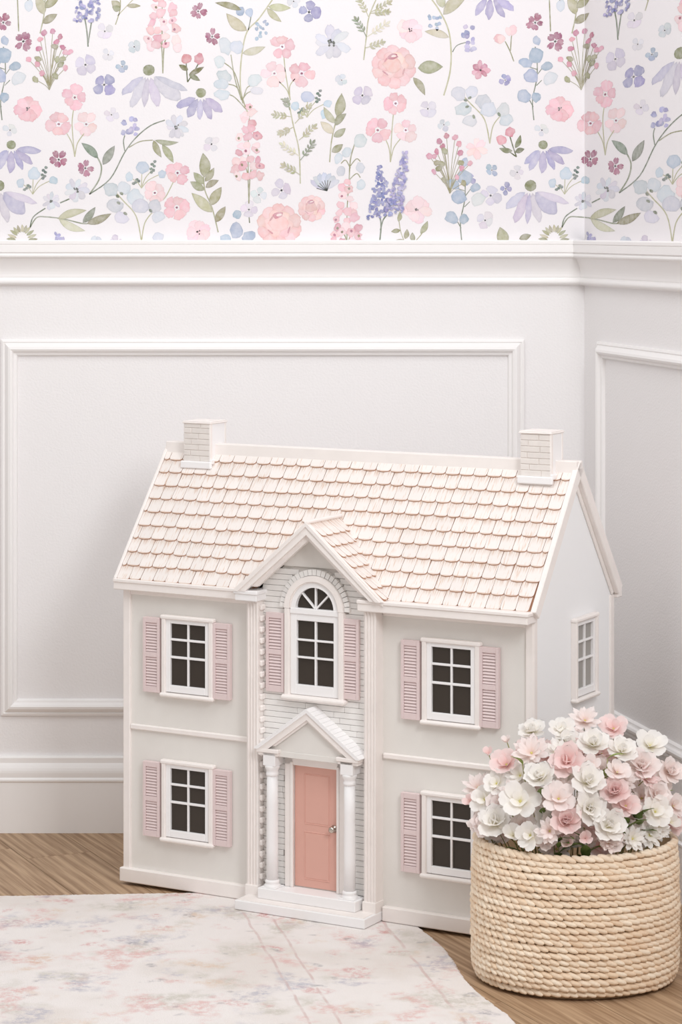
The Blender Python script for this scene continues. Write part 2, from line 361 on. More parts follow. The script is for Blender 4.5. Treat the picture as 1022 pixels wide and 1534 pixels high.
def stem(pts,w,col):
    LAY[0]+=1; P=[]
    for k in range(len(pts)-1):        # Catmull-Rom
        p0=pts[max(k-1,0)];p1=pts[k];p2=pts[k+1];p3=pts[min(k+2,len(pts)-1)]
        for s in range(5):
            t=s/5
            P.append(tuple(.5*((2*p1[i])+(-p0[i]+p2[i])*t+(2*p0[i]-5*p1[i]+4*p2[i]-p3[i])*t*t+(-p0[i]+3*p1[i]-3*p2[i]+p3[i])*t**3) for i in (0,1)))
    P.append(pts[-1]); A=[];B=[]
    for i,p in enumerate(P):
        q0,q1=P[max(i-1,0)],P[min(i+1,len(P)-1)]; dx,dy=q1[0]-q0[0],q1[1]-q0[1]; l=math.hypot(dx,dy) or 1
        h=w/2; A.append((p[0]-dy/l*h,p[1]+dx/l*h)); B.append((p[0]+dy/l*h,p[1]-dx/l*h))
    for i in range(len(P)-1): PR.append((LAY[0],[(*A[i],col),(*A[i+1],col),(*B[i+1],col),(*B[i],col)]))
def bloom(x,y,r,col,n=5,wid=.85,notch=.1,rot=None,eye=(90,40,70),er=.07,hole=.1,col2=None,wash=.28,halo=False):
    LAY[0]=0; rot=rp.random()*6 if rot is None else rot
    for i in range(n):
        a=rot+2*PI*i/n+rp.uniform(-.2,.2); L=r*rp.uniform(.78,1.1)
        petal(x+math.cos(a)*hole*r,y+math.sin(a)*hole*r,a,L*(1-hole),r*wid*rp.uniform(.74,1.14),col2 if (col2 and i%2) else col,notch,wash=wash)
    if halo: blob(x,y,r*.2,r*.2,WH,wash=0)
    if er: blob(x,y,r*er*1.2,r*er*1.2,eye,wash=0,n=8)
OL=(146,146,108);DK=(92,98,62);SG=(112,124,104);PALE=(206,202,170);OLP=(180,178,142)
PK=(231,178,186);PKP=(242,208,211);PKD=(214,146,158);CR=(160,92,118);LIL=(204,198,216);LILP=(219,213,224);VIO=(146,146,190);BLU=(152,172,194);BLG=(200,206,216);GRY=(208,212,222);LV=(176,170,204)
def viola(x,y,r,col,eye=(40,40,50)): bloom(x,y,r,col,4,.95,0,eye=eye,er=.085,hole=.12,wash=.22)
def crimson(x,y,r): bloom(x,y,r,CR,5,.75,.2,eye=(30,30,30),er=.1,hole=.16,wash=.12)
def roundpink(x,y,r,col): 
    bloom(x,y,r,col,7,.85,.06,eye=(50,50,45),er=0,hole=0,wash=.2)
    for i in range(6): blob(x+rp.uniform(-.12,.12)*r,y+rp.uniform(-.12,.12)*r,r*.05,r*.06,(45,48,42),wash=0,n=6)
def daisy(x,y,r):
    bloom(x,y,r,GRY,9,.5,.05,er=0,hole=0,col2=(212,208,222),wash=.2)
    for i in range(9): blob(x+rp.uniform(-.17,.17)*r,y+rp.uniform(-.17,.17)*r,r*.06,r*.07,(70,78,66),wash=0,n=6)
def cone(x,y,s,tips,col):
    LAY[0]=0
    for (tx,ty,wd) in tips:
        a=math.atan2(ty-y-7*s,(tx-x)); bx,by=x+math.cos(a)*10*s,y+8*s+math.sin(a)*3*s; L=math.hypot(tx-bx,ty-by)
        petal(bx,by,math.atan2(ty-by,tx-bx),L,wd*.86,mixc(col,VIO,rp.uniform(0,.45)),0,ex=1.15,wash=.25)
    blob(x,y,9*s,8.5*s,(128,132,92),wob=.05,wash=.1)
def trio(fl, stems):
    LAY[0]=0
    for s in stems: stem(s,1.5,OLP)
    for x,y,r,c in fl: bloom(x,y,r,c,5,.88,.08,er=.075,hole=.14,eye=(130,60,90),halo=True)
def foxglove(x,y0,y1,ys,w):
    LAY[0]=0; stem([(x+2,y0+10),(x,(y0+y1)/2),(x,y1)],1.5,OL); stem([(x+1,ys),(x-1,y1-2),(x-7,y1-14)],1.7,OL); stem([(x+1,ys),(x+3,y1-2),(x+8,y1-16)],1.7,OL)
    rows=int((y1-y0)/11)
    for k in range(rows+1):
        t=k/rows; ww=w*(.22+.78*t**.7); n=1 if k==0 else 2+int(t*2.6)
        for i in range(n):
            px=x+(((i+.5)/n-.5)*2*ww*.95 if n>1 else 0)+rp.uniform(-3,3); py=y0+(y1-y0)*t+rp.uniform(-4,3)
            c=rp.choice((PK,PKP,PK,PKD)); blob(px,py,rp.uniform(4.5,8.5),rp.uniform(4.5,7.5),c,rp.random()*3,wob=.24)
            if rp.random()<.3: blob(px+rp.uniform(-2,2),py+rp.uniform(-2,2),2,2.2,rp.choice(((168,98,122),(120,112,70))),wash=0,n=7)
def spike(x0,y0,x1,y1,w,cols):
    n=int(math.hypot(x1-x0,y1-y0)/3.2)
    for k in range(n):
        t=k/n
        for s in range(2+int(5*t**.6)):
            ww=w*(.15+.85*t**.6); blob(x0+(x1-x0)*t+rp.uniform(-ww,ww),y0+(y1-y0)*t+rp.uniform(-3,3),rp.uniform(2,3.6),rp.uniform(1.6,2.6),rp.choice(cols),rp.random()*3,n=7,wash=.1)
def berries(x,y,s,f=1):
    LAY[0]=0; T=[(5,-88,'b'),(-8,-86,'b'),(16,-80,'r'),(-14,-76,'p'),(11,-72,'r'),(20,-64,'r'),(24,-57,'p'),(31,-57,'p'),(-16,-62,'r'),(-31,-46,'p'),(-18,-39,'p'),(24,-33,'p'),(20,-47,'g'),(-17,-47,'g'),(-21,-16,'g'),(9,-21,'g'),(12,-46,'g'),(17,-38,'g'),(-11,-25,'p'),(8,-65,'g')]
    for tx,ty,k in T: stem([(x,y),(x+f*tx*.3*s,y+ty*.45*s),(x+f*tx*s,y+ty*s)],.9,(150,144,108))
    for tx,ty,k in T:
        X,Y=x+f*tx*s,y+ty*s
        if k=='g': blob(X,Y,4*s,5.5*s,(140,138,96),rp.random()*3)
        else: blob(X,Y,rp.uniform(3.4,5)*s,rp.uniform(4,5.5)*s,{'b':(196,128,150),'r':(190,112,138),'p':(218,150,168)}[k],rp.random()*3,wash=.15)
def rose(x,y,r):
    LAY[0]=0
    for k in range(10):
        a=2*PI*k/10+.2; petal(x+math.cos(a)*r*.35,y+math.sin(a)*r*.32,a+.2,r*.66,r*.62,mixc(PK,(240,196,190),.6),.04,wash=.3)
    for k in range(6):
        a=2*PI*k/6; blob(x+math.cos(a)*r*.3,y-r*.08+math.sin(a)*r*.28,r*.36,r*.3,mixc((234,184,184),(240,200,192),rp.random()),a,wash=.25)
    blob(x-r*.05,y-r*.1,r*.42,r*.4,(236,188,184),wash=.1); blob(x-r*.05,y-r*.45,r*.25,r*.13,(196,130,144),-.2,wash=.1); blob(x,y-r*.47,r*.13,r*.05,(244,222,222),-.2,wash=0)
    for a in (.5,2.4,4.0): blob(x+math.cos(a)*r*.5,y+math.sin(a)*r*.42,r*.16,r*.04,(212,150,158),a+1.4,wash=0,n=9)
def bluetwig(x,y,gray=True):
    LAY[0]=0; stem([(x,y),(x-2,y-30),(x+4,y-60),(x+5,y-85),(x+2,y-110)],1.7,SG); stem([(x-1,y-20),(x-8,y-32),(x-14,y-36)],1.4,SG); stem([(x+5,y-76),(x-8,y-80)],1.3,SG); stem([(x+5,y-68),(x+14,y-80)],1.2,SG);stem([(x+4,y-52),(x+12,y-60)],1.2,SG)
    for dx,dy,a,b,r,c in ((4,-119,6,7,0,BLU),(4,-96,11,12,0,BLU),(-13,-86,11,7,.3,BLU),(-4,-66,11,11,.2,BLU),(20,-81,9,6,-.3,BLU),(-15,-36,10,9,.3,BLU),(3,-34,7,7.5,0,BLU)): blob(x+dx,y+dy,a,b,c,r)
    if gray: blob(x+24,y-63,12,9.5,(214,220,226),-.7)
def tulips(x,y,s=1):
    LAY[0]=0; stem([(x,y),(x-8,y-38*s),(x-28,y-62*s),(x-46,y-82*s)],1.7,OLP); stem([(x,y),(x+5,y-28*s),(x+18,y-46*s)],1.6,OLP)
    for dx,dy,a,b,r in ((-46,-78,11,10,.3),(-27,-81,10,10,-.3),(-10,-66,12,12,.4),(-2,-54,13,11,0),(-40,-54,12,10,-.2),(-30,-36,11,9,.2),(20,-52,10,11,.3),(25,-37,11,8,-.3)): blob(x+dx,y+dy*s,a,b,mixc(BLG,GRY,rp.random()),r,wash=.25)
    for dx,dy in ((-36,-68),(-30,-72),(-34,-58),(-24,-42),(14,-46)): blob(x+dx,y+dy*s,2.2,3.4,SG,rp.random()*3,wash=0,n=7)
def sprig(st, lv, col=OL, w=1.8):
    LAY[0]=0; stem(st,w,mixc(col,PALE,.3))
    for l in lv: leaf(*l[:5], l[5] if len(l)>5 else col)
def fern(st, side, col=OLP):
    LAY[0]=0; stem(st,1.8,col)
    for (bx,by,tx,ty,c) in side:
        stem([(bx,by),((bx+tx)/2+1,(by+ty)/2),(tx,ty)],1.2,c)
        for k in range(4):
            t=.3+.2*k; px,py=bx+(tx-bx)*t,by+(ty-by)*t; a=math.atan2(ty-by,tx-bx)
            for sg in (-1,1): leaf(px,py,px+math.cos(a+sg*.75)*rp.uniform(6,10),py+math.sin(a+sg*.75)*rp.uniform(6,10),3.2,c,.1)
        leaf(tx,ty,tx+(tx-bx)*.25,ty+(ty-by)*.25,4,c,.1)
def bluesprig(x,y,f=1):
    LAY[0]=0
    for p in ((1,-29),(-17,-16),(30,-22),(16,-27)): stem([(x,y),(x+f*p[0]*.35,y+p[1]*.55),(x+f*p[0],y+p[1])],1.2,OLP)
    blob(x+f*1,y-31,9.5,9,(186,198,220)); blob(x-f*18,y-17,6,7,(186,206,216)); blob(x+f*31,y-21,6.5,6,(182,202,218))
    for dx,dy in ((16,-36),(19,-33),(14,-29),(18,-27),(20,-40),(15,-24),(-7,-13),(-9,-9),(-4,-11),(-12,-7)): blob(x+f*dx,y+dy,2.6,2.3,(96,116,104),n=7,wash=0)
def dots(x,y,cols,n=11,r=11,s=3): 
    LAY[0]=0
    for i in range(n): blob(x+rp.uniform(-r,r),y+rp.uniform(-r*1.2,r*1.2),rp.uniform(.7,1.2)*s,rp.uniform(.7,1.1)*s,rp.choice(cols),rp.random()*3,n=8,wash=.12)
def buds(x,y,bl,lv):
    LAY[0]=0
    for bx,by in bl: stem([(x,y),((x+bx)/2,(y+by)/2+4),(bx,by+6)],1.8,DK)
    for l in lv: leaf(*l,8,(110,112,72),.05)
    for bx,by in bl: blob(bx,by,7.5,8,(216,140,148),wash=.2)
# ---- the motifs of one repeat, 797 units wide
def pattern():
    for a in ((5,34,14),(35,62,15),(297,17,13),(318,55,13),(88,239,15),(128,252,13)): crimson(*a)
    LAY[0]=0; stem([(26,-6),(27,20),(28,47)],1.8,OL); blob(43,9,7,9,(200,208,222)); stem([(39,-6),(42,1)],1.3,SG)
    sprig([(68,-10),(66,22),(60,50)],[(66,22,54,-8,15,OLP),(67,12,90,-6,13),(64,35,86,21,12)])
    LAY[0]=0; stem([(132,70),(130,45),(127,28)],2,SG); stem([(132,65),(136,40),(138,28)],2,SG); spike(134,-40,131,34,21,((108,112,172),(140,140,190),(168,164,204),(124,128,178)))
    sprig([(180,-6),(180,14),(173,37)],[(180,12,167,1,12),(181,14,168,10,10),(190,9,211,9,7),],OL,1.5); LAY[0]=0; stem([(176,24),(190,9),(203,-4)],1.2,OLP)
    foxglove(243,-50,70,110,29)
    for x,y,r,c in ((157,47,14,LILP),(201,70,11,BLG),(162,82,11,(222,224,228)),(128,97,17,LIL),(183,100,10,BLU),(156,127,18,VIO),(167,172,11,LILP),(463,18,17,VIO),(440,2,10,(218,220,226)),(512,120,10,BLG),(543,143,16,LIL),(641,163,14,LILP),(665,187,10,BLG),(757,120,10,VIO),(15,195,11,(222,226,230)),(317,216,14,LILP),(422,285,17,LIL),(388,292,12,(216,222,226)),(373,314,14,LILP),(702,268,11,VIO),(737,255,10,BLU),(735,293,17,LIL),(727,330,14,LILP),(758,283,10,VIO),(173,364,12,LIL),(145,362,10,BLG),(775,258,11,LILP)): viola(x,y,r,c)
    LAY[0]=0; stem([(373,322),(374,334)],1.6,DK)
    berries(74,135,1.0); berries(674,290,.98,-1)
    for x,y,r,c in ((42,163,22,(236,184,192)),(615,45,20,(246,212,218)),(625,315,21,(246,214,220)),(297,348,21,(246,208,214))): roundpink(x,y,r,c)
    bloom(720,105,15,(216,150,166),7,.55,0,eye=(60,40,40),er=.1,col2=(190,110,136),hole=0); bloom(713,222,18,(248,214,216),6,.6,.15,er=0,hole=0)
    trio([(112,146,20,PK),(88,186,21,PK),(129,186,19,PKP)],[[(112,155),(108,185),(112,235)],[(100,200),(108,215),(112,235)],[(126,200),(116,215),(112,235)]])
    trio([(423,70,20,PK),(411,110,20,PKP),(452,110,21,PK)],[[(425,80),(428,110),(435,150)],[(418,122),(430,135),(435,150)],[(442,118),(434,130),(435,150)]])
    trio([(593,155,20,PK),(566,195,21,PK),(608,195,19,PKP)],[[(590,165),(587,200),(585,243)],[(576,205),(583,222),(585,243)],[(600,208),(590,222),(585,243)]])
    trio([(266,259,20,PK),(232,289,19,PKP),(265,311,20,PK)],[[(260,272),(250,292),(244,300)],[(232,300),(236,310),(232,322)]])
    bluetwig(800,180); bluetwig(692,362)
    LAY[0]=0; blob(355,321,6,7,BLU); blob(354,345,11,13,BLU); blob(338,357,9,6,BLU); blob(373,354,11,7,BLU,-.2)
    cone(223,105,1,((183,141,15),(197,160,17),(216,161,12),(236,159,17),(268,150,26),(281,136,12)),LIL)
    cone(301,139,.85,((265,160,14),(281,176,15),(299,179,11),(317,179,13),(333,168,15)),LV)
    cone(735,-12,.9,((712,23,13),(733,30,14),(755,26,12),(770,15,14)),LV)
    cone(814,217,.8,((786,246,11),(793,256,12),(813,259,14),(831,254,10),(845,246,13),(858,227,13)),LV)
    cone(795,278,1,((758,312,16),(771,334,16),(790,336,11),(809,333,16),(834,320,28),(853,305,12)),LIL)
    buds(281,123,((279,88),(298,88)),((283,112,306,100),(282,105,268,97),(283,112,300,121)))
    buds(774,235,((751,210),(764,198)),((772,222,780,202),(768,226,748,222),(772,228,786,223)))
    LAY[0]=0; stem([(770,92),(764,76),(757,62)],1.6,OL); stem([(765,76),(766,60),(767,50)],1.5,OL); petal(750,66,-1.9,16,14,(240,190,192)); petal(748,66,-1.2,15,12,PKP); petal(767,54,-1.4,17,12,(246,214,214)); petal(764,54,-1.9,14,9,PKP)
    for ox,mir in ((0,1),(0,0)):
        if mir:
            sprig([(412,-6),(388,28),(370,48),(362,85),(360,125),(364,150),(371,168)],[(370,46,339,20,17,OLP),(362,15,322,4,10,OL),(402,10,436,12,12,OLP),(400,12,422,33,10,OLP),(363,80,398,70,12,PALE)],OLP,2)
        else:
            sprig([(640,-10),(658,15),(672,45),(676,78),(674,110),(665,143)],[(664,22,700,-6,18,OLP),(664,12,658,-14,14,OLP),(673,56,636,47,12,PALE)],OLP,2.2)
    LAY[0]=0; stem([(372,45),(376,25),(374,18)],1.5,SG); blob(360,17,7.5,7,BLU); blob(374,19,6,6.5,(172,190,208))
    for p in ([(362,150),(352,118),(346,82)],[(364,155),(352,110),(336,94)],[(368,160),(356,132),(342,126)],[(369,164),(352,146),(341,141)],[(365,146),(370,132),(376,128)],[(364,148),(370,140),(378,136)]): stem(p,1.5,OL)
    for x,y,a,b,r in ((338,69,10,13,-.3),(355,70,10,10,.5),(329,92,8,10,-.2),(336,114,11,9,.3),(332,126,11,8,.1),(333,142,12,8,.2),(381,121,11,9,-.5),(385,136,10,6,-.1)): blob(x,y,a,b,mixc(BLG,(216,222,224),rp.random()),r)
    dots(394,45,(BLU,(160,182,206))); dots(650,33,(BLU,(150,172,200)))
    LAY[0]=0; stem([(678,78),(685,68),(700,63)],1.4,SG); dots(697,58,(VIO,(176,172,210),(190,184,214)),12,15,4)
    LAY[0]=0; stem([(187,226),(185,212),(187,203)],1.6,SG); dots(195,191,((168,166,208),(186,180,214),VIO),13,11,4)
    daisy(497,65,29); daisy(265,190,19); daisy(114,285,20); daisy(77,301,15)
    bluesprig(49,291); bluesprig(212,282); bluesprig(460,176,1)
    LAY[0]=0; blob(487,171,7,7.5,(180,204,220))
    foxglove(372,160,262,305,26); foxglove(520,274,362,400,27)
    G=(178,176,140);H2=(132,142,116);Pl=(216,212,184)
    fern([(434,160),(440,190),(448,225),(450,275)],((437,175,412,172,G),(434,165,428,150,H2),(440,190,420,200,G),(442,185,462,160,G),(448,210,470,190,G),(450,235,424,218,Pl),(450,240,468,215,H2),(450,262,426,248,G)))
    fern([(566,-6),(553,25),(549,55),(545,90)],((552,25,540,2,G),(556,18,582,4,G),(549,55,534,30,H2),(550,55,578,36,Pl),(547,72,572,64,G),(554,20,580,18,G)))
    sprig([(512,140),(506,170),(497,210),(494,243)],[(505,175,512,140,16),(503,185,485,160,11,OLP),(500,200,480,182,13,PALE),(502,188,519,170,11),(500,205,518,192,11),(497,228,514,216,11)])
    sprig([(327,348),(318,312),(307,285),(305,262)],[(306,266,304,229,17),(307,272,321,251,10),(306,276,290,258,12),(308,281,328,270,10),(306,285,285,272,12),(315,308,332,280,15),(318,318,287,289,16,OLP),(323,333,338,309,12)])
    sprig([(134,291),(148,270),(152,250),(145,234)],[(147,237,122,214,12),(154,247,172,218,13)],SG,2.2)
    LAY[0]=0; stem([(134,291),(165,268),(187,228),(205,205),(226,188),(247,180)],1.8,SG); stem([(193,221),(210,212),(229,210)],1.6,OL); leaf(230,210,242,236,10,OL); leaf(243,217,260,244,11,OL); leaf(232,210,268,213,8,OL)
    sprig([(45,341),(55,326),(70,325),(95,328),(125,335),(140,333)],[(86,328,130,315,12,OLP),(88,328,128,346,12,PALE),(124,334,143,310,11,SG),(130,335,167,320,12,OL)],SG,1.8)
    LAY[0]=0; stem([(45,341),(50,325),(68,312)],1.8,SG); stem([(90,304),(104,298)],2,SG)
    LAY[0]=0
    for k in range(11):
        a=-PI*(.05+.09*k); leaf(33+math.cos(a)*9,362+math.sin(a)*14,33+math.cos(a)*24,362+math.sin(a)*26,5,OLP if k%2 else OL,.05)
    spike(84,352,92,362,7,(VIO,(160,156,204))); LAY[0]=0
    tulips(212,362); tulips(734,215,.95); LAY[0]=0; blob(237,356,9,8,BLG)
    rose(590,100,34); rose(418,338,34); rose(467,312,21)
    LAY[0]=0; leaf(626,102,664,100,20,OL); leaf(619,116,637,143,11,OL)
    for k in range(7): a=-2.6+.33*k; petal(487,284,a,26,9,mixc(BLG,(196,202,222),rp.random()),.05)
    for k in range(7): a=-2.9+.28*k; stem([(490,286),(490+math.cos(a)*16,286+math.sin(a)*16)],1.1,(60,64,60))
    LAY[0]=0; stem([(532,214),(525,240),(523,278)],1.7,OL)
    for p in ([(524,250),(534,238),(540,242)],[(523,270),(534,260),(540,266)],[(525,252),(518,240),(511,245)]): stem(p,1.5,OL)
    for x,y,a,b,r in ((540,211,9,11,.4),(520,228,7,8,.6),(507,237,6,9,.2),(511,256,7,8,0),(540,251,7,8,0),(541,277,7,8,0)): blob(x,y,a,b,mixc(BLG,(208,216,226),rp.random()),r)
    LAY[0]=0; stem([(569,362),(571,335),(566,315)],2.2,SG); stem([(570,345),(574,330),(580,322)],2,SG); spike(570,250,570,328,19,((96,104,168),(120,124,180),(142,146,194),(110,116,176))); spike(608,228,590,318,13,((156,150,196),(170,164,206),(128,130,184)))
    sprig([(606,362),(600,345),(597,322)],[(597,332,599,317,7),(600,345,586,347,7),(607,358,610,343,8),(606,360,592,360,6)],OL,1.3); sprig([(622,362),(632,350),(640,335)],[(630,350,641,331,9),(620,362,618,348,8)],OL,1.3)
    LAY[0]=0; leaf(757,368,749,340,18,OL); leaf(778,358,796,352,10,OL)
pattern()
ZB=ZW/F_PX
def paper(name, parent, x_of, xr, clipmin, clipmax, base_x):
    verts=[];faces=[];cols=[]
    z0,z1=RAIL-.01,WALLH
    verts+=[(base_x[0],0,z0),(base_x[1],0,z0),(base_x[1],0,z1),(base_x[0],0,z1),(base_x[0],.1,z0),(base_x[1],.1,z0),(base_x[1],.1,z1),(base_x[0],.1,z1)]
    faces+=[(0,1,2,3),(4,7,6,5),(0,4,5,1),(3,2,6,7),(0,3,7,4),(1,5,6,2)]; cols+=[lin(WH)+(1,)]*8
    for (dx,dy) in xr:
        for L,poly in PR:
            P=[(p[0]+dx,p[1]+dy,p[2]) for p in poly]
            if min(p[0] for p in P)>clipmax or max(p[0] for p in P)<clipmin or min(p[1] for p in P)>385: continue
            for sgn,lim in ((1,clipmax),(-1,-clipmin)):
                out=[]
                for i in range(len(P)):
                    a,b=P[i],P[(i+1)%len(P)]; da,db=sgn*a[0]-lim,sgn*b[0]-lim
                    if da<=0: out.append(a)
                    if da*db<0:
                        t=da/(da-db); out.append((a[0]+(b[0]-a[0])*t,a[1]+(b[1]-a[1])*t,mixc(a[2],b[2],t)))
                P=out
                if len(P)<3: break
            if len(P)<3: continue
            b=len(verts)
            for p in P:
                verts.append((x_of(p[0]),-(.00012+.00001*L),CAMH-(p[1]-HOR)*ZB)); cols.append(lin(p[2])+(1,))
            faces.append(tuple(range(b,b+len(P))))
    me=bpy.data.meshes.new(name); me.from_pydata(verts,[],faces)
    at=me.color_attributes.new('Col','FLOAT_COLOR','POINT')
    at.data.foreach_set('color',[c for q in cols for c in q]); me.update()
    o=link(name,me,M_PAPER,parent); o['label']='white wallpaper printed with watercolour wildflowers'
    return o
paper('wallpaper',wall_back,lambda u:(u-511)*ZB,((0,0),(797,0),(-797,0),(-398,-400),(399,-400)),-420,875.4,(-2.2,XC))
KR=.4514*NRM/147
paper('wallpaper',wall_right,lambda u:(u-875)*KR,((797,0),(0,0),(1594,0),(399,-400),(1196,-400)),875.4,1690,(0,2.6))
#===HOUSE===
# ------------------------------------------------------------------ rug
RA=.2007; RC=Vector((.184,-.84,0)); RT=.005
out=[(-1.7,-.50),(-.8,-.468),(-.548,-.459),(-.36,-.447),(-.195,-.438),(-.06,-.44),(.03,-.475),(.09,-.56),(.128,-.665),(.155,-.76),(.168,-.84),(.176,-.90),(.192,-.97),(.222,-1.06),(.234,-1.10),(.30,-1.4),(.40,-2.0),(-1.7,-2.1)]
pts=[]
for k in range(len(out)):
    p0,p1,p2,p3=[out[(k+q)%len(out)] for q in (-1,0,1,2)]
    seg=math.hypot(p2[0]-p1[0],p2[1]-p1[1]); n=max(2,int(seg/.0035)) if k<15 else 4
    for s in range(n):
        t=s/n
        if k in (0,14,15,16,17): q=[p1[i]+(p2[i]-p1[i])*t for i in (0,1)]
        else: q=[.5*((2*p1[i])+(-p0[i]+p2[i])*t+(2*p0[i]-5*p1[i]+4*p2[i]-p3[i])*t*t+(-p0[i]+3*p1[i]-3*p2[i]+p3[i])*t**3) for i in (0,1)]
        pts.append((q[0]+random.uniform(-1,1)*.0012,q[1]+random.uniform(-1,1)*.0016))
c_,s_=math.cos(-RA),math.sin(-RA)
loc=[((p[0]-RC.x)*c_-(p[1]-RC.y)*s_,(p[0]-RC.x)*s_+(p[1]-RC.y)*c_) for p in pts]
n=len(loc); cen=(sum(p[0] for p in loc)/n,sum(p[1] for p in loc)/n)
ins=[(p[0]+(cen[0]-p[0])*.004,p[1]+(cen[1]-p[1])*.006) for p in loc]
v=[(p[0],p[1],.0004) for p in loc]+[(p[0],p[1],RT*.65+random.uniform(-.0006,.0006)) for p in loc]+[(p[0],p[1],RT) for p in ins]
f=[(i,(i+1)%n,n+(i+1)%n,n+i) for i in range(n)]+[(n+i,n+(i+1)%n,2*n+(i+1)%n,2*n+i) for i in range(n)]+[tuple(range(2*n,3*n)),tuple(range(n-1,-1,-1))]
rug=MB().add(v,f).build('area_rug',M_RUG); rug.location=RC; rug.rotation_euler=(0,0,RA)
tag(rug,'pale faded floral area rug with pink and grey motifs on the oak floor','rug')

# ------------------------------------------------------------------ dollhouse
TH=.5155; W=.7432; D=.3; CX=.3685
house=empty('dollhouse',(-.3576,4.1784-ZW,0),-TH)
tag(house,'large white two-storey wooden dollhouse with pink shutters and a coral front door','dollhouse')
B0=.0055     # base stands on the rug
EY,EZ,RY,RZ=-.0111,.5038,.148,.7128          # eave line and ridge line of the roof plane
SL=math.hypot(RY-EY,RZ-EZ); sv=Vector((0,(RY-EY)/SL,(RZ-EZ)/SL)); sn=Vector((0,-sv.z,sv.y))
OV=.0077
def P(name,mb,m,parent=house): return mb.build(name,m,parent)
# walls: front wings, side gables
body=MB(); body.prism([(.003,B0+.004),(D,B0+.004),(D,.49),(RY+.002,.698),(.003,.505)],W-.006,W-.001,'x')
P('side_wall',body,M_SIDE_LIT)
body=MB(); body.prism([(.003,B0+.004),(D,B0+.004),(D,.49),(RY+.002,.698),(.003,.505)],.001,.006,'x'); P('side_wall',body,M_SIDE_LIT)
P('wing_wall',MB().box(.006,.262,.003,.010,B0+.004,.505),M_PANEL)
P('wing_wall',MB().box(.472,W-.006,.003,.010,B0+.004,.505),M_PANEL)
P('back_wall',MB().box(.006,W-.006,D-.006,D,B0+.004,.49),M_PANEL)
P('floor_board',MB().box(.006,W-.006,.010,D-.006,B0+.004,.03),M_PANEL)
# bay wall with the door opening left free of bricks
P('bay_wall',MB().box(.262,.472,.002,.012,B0+.01,.5).prism([(.262,.5),(.472,.5),(CX+.006,.592),(CX-.006,.592)],.002,.012,'y'),M_PANEL)
# corner posts
for x0,x1,y0,y1 in ((0,.0135,-.002,.0115),(W-.0125,W,-.002,.0115),(W-.004,W+.0015,D-.014,D+.001),(-.001,.005,D-.014,D+.001)):
    P('corner_post',MB().box(x0,x1,y0,y1,.026,.492,.0012),M_HTRIM)
P('corner_post',MB().box(W-.003,W+.0015,.0,.0115,.026,.50,.001),M_HTRIM)
# plinth boards
for x0,x1 in ((-.0045,.246),(.487,W+.003)): P('plinth_board',MB().box(x0,x1,-.0065,.008,B0,.0285,.0015),M_HTRIM)
P('plinth_board',MB().box(W-.004,W+.0045,.008,D+.002,B0,.0285,.0015),M_HTRIM); P('plinth_board',MB().box(-.0045,.004,.008,D+.002,B0,.0285,.0015),M_HTRIM)
# storey bands
for x0,x1 in ((.0137,.248),(.486,W-.0127)):
    P('storey_band',MB().box(x0,x1,-.0022,.004,.2565,.2655,.0018),M_HTRIM)
    for z in (.496,): P('frieze_board',MB().box(x0,x1,-.001,.004,.478,.492,.001),M_HTRIM)

# --- windows
def window(cx, z0, z1, y=0.0, pane=M_PANE, parent=house, basis=None):
    """sash window; glass opening +-.0335 wide; local x across, -y outwards"""
    win=empty('window',parent=parent); 
    if basis is not None: win.matrix_local=basis
    hw=.0335; rows=((z0,z0+(z1-z0)*.435),(z0+(z1-z0)*.472,z0+(z1-z0)*.722),(z0+(z1-z0)*.757,z1))
    P('casing',MB().box(cx-.0495,cx-.0415,y-.0075,y+.003,z0-.014,z1+.009,.0015).box(cx+.0415,cx+.0495,y-.0075,y+.003,z0-.014,z1+.009,.0015).box(cx-.0515,cx+.0515,y-.0085,y+.003,z1+.0062,z1+.0132,.002),M_HTRIM,win)
    P('sash',MB().box(cx-.042,cx-hw,y-.0045,y+.003,z0-.0115,z1+.007,.0008).box(cx+hw,cx+.042,y-.0045,y+.003,z0-.0115,z1+.007,.0008).box(cx-hw,cx+hw,y-.0045,y+.003,z1,z1+.007,.0008).box(cx-hw,cx+hw,y-.0045,y+.003,z0-.0115,z0,.0008),M_COLM,win)
    P('sill',MB().box(cx-.052,cx+.052,y-.0105,y+.003,z0-.0195,z0-.0125,.0025),M_HTRIM,win)
    for k in (0,1): P('glazing_bar',MB().box(cx-hw,cx+hw,y-.0032,y+.002,rows[k][1],rows[k+1][0],.0006),M_COLM,win)
    P('glazing_bar',MB().box(cx-.0016,cx+.0016,y-.0030,y+.002,z0,z1,.0006),M_COLM,win)
    for a,b in rows:
        for s in (-1,1):
            q=MB().box(min(s*.0016,s*hw)+cx,max(s*.0016,s*hw)+cx,y+.0005,y+.002,a,b); P('pane',q,pane,win)
    return win
SH_SLAT=MB().box(-.0106,.0106,-.0014,.0004,-.0024,.0024,.0005).mesh('slat'); SH_SLAT.materials.append(M_SLAT)
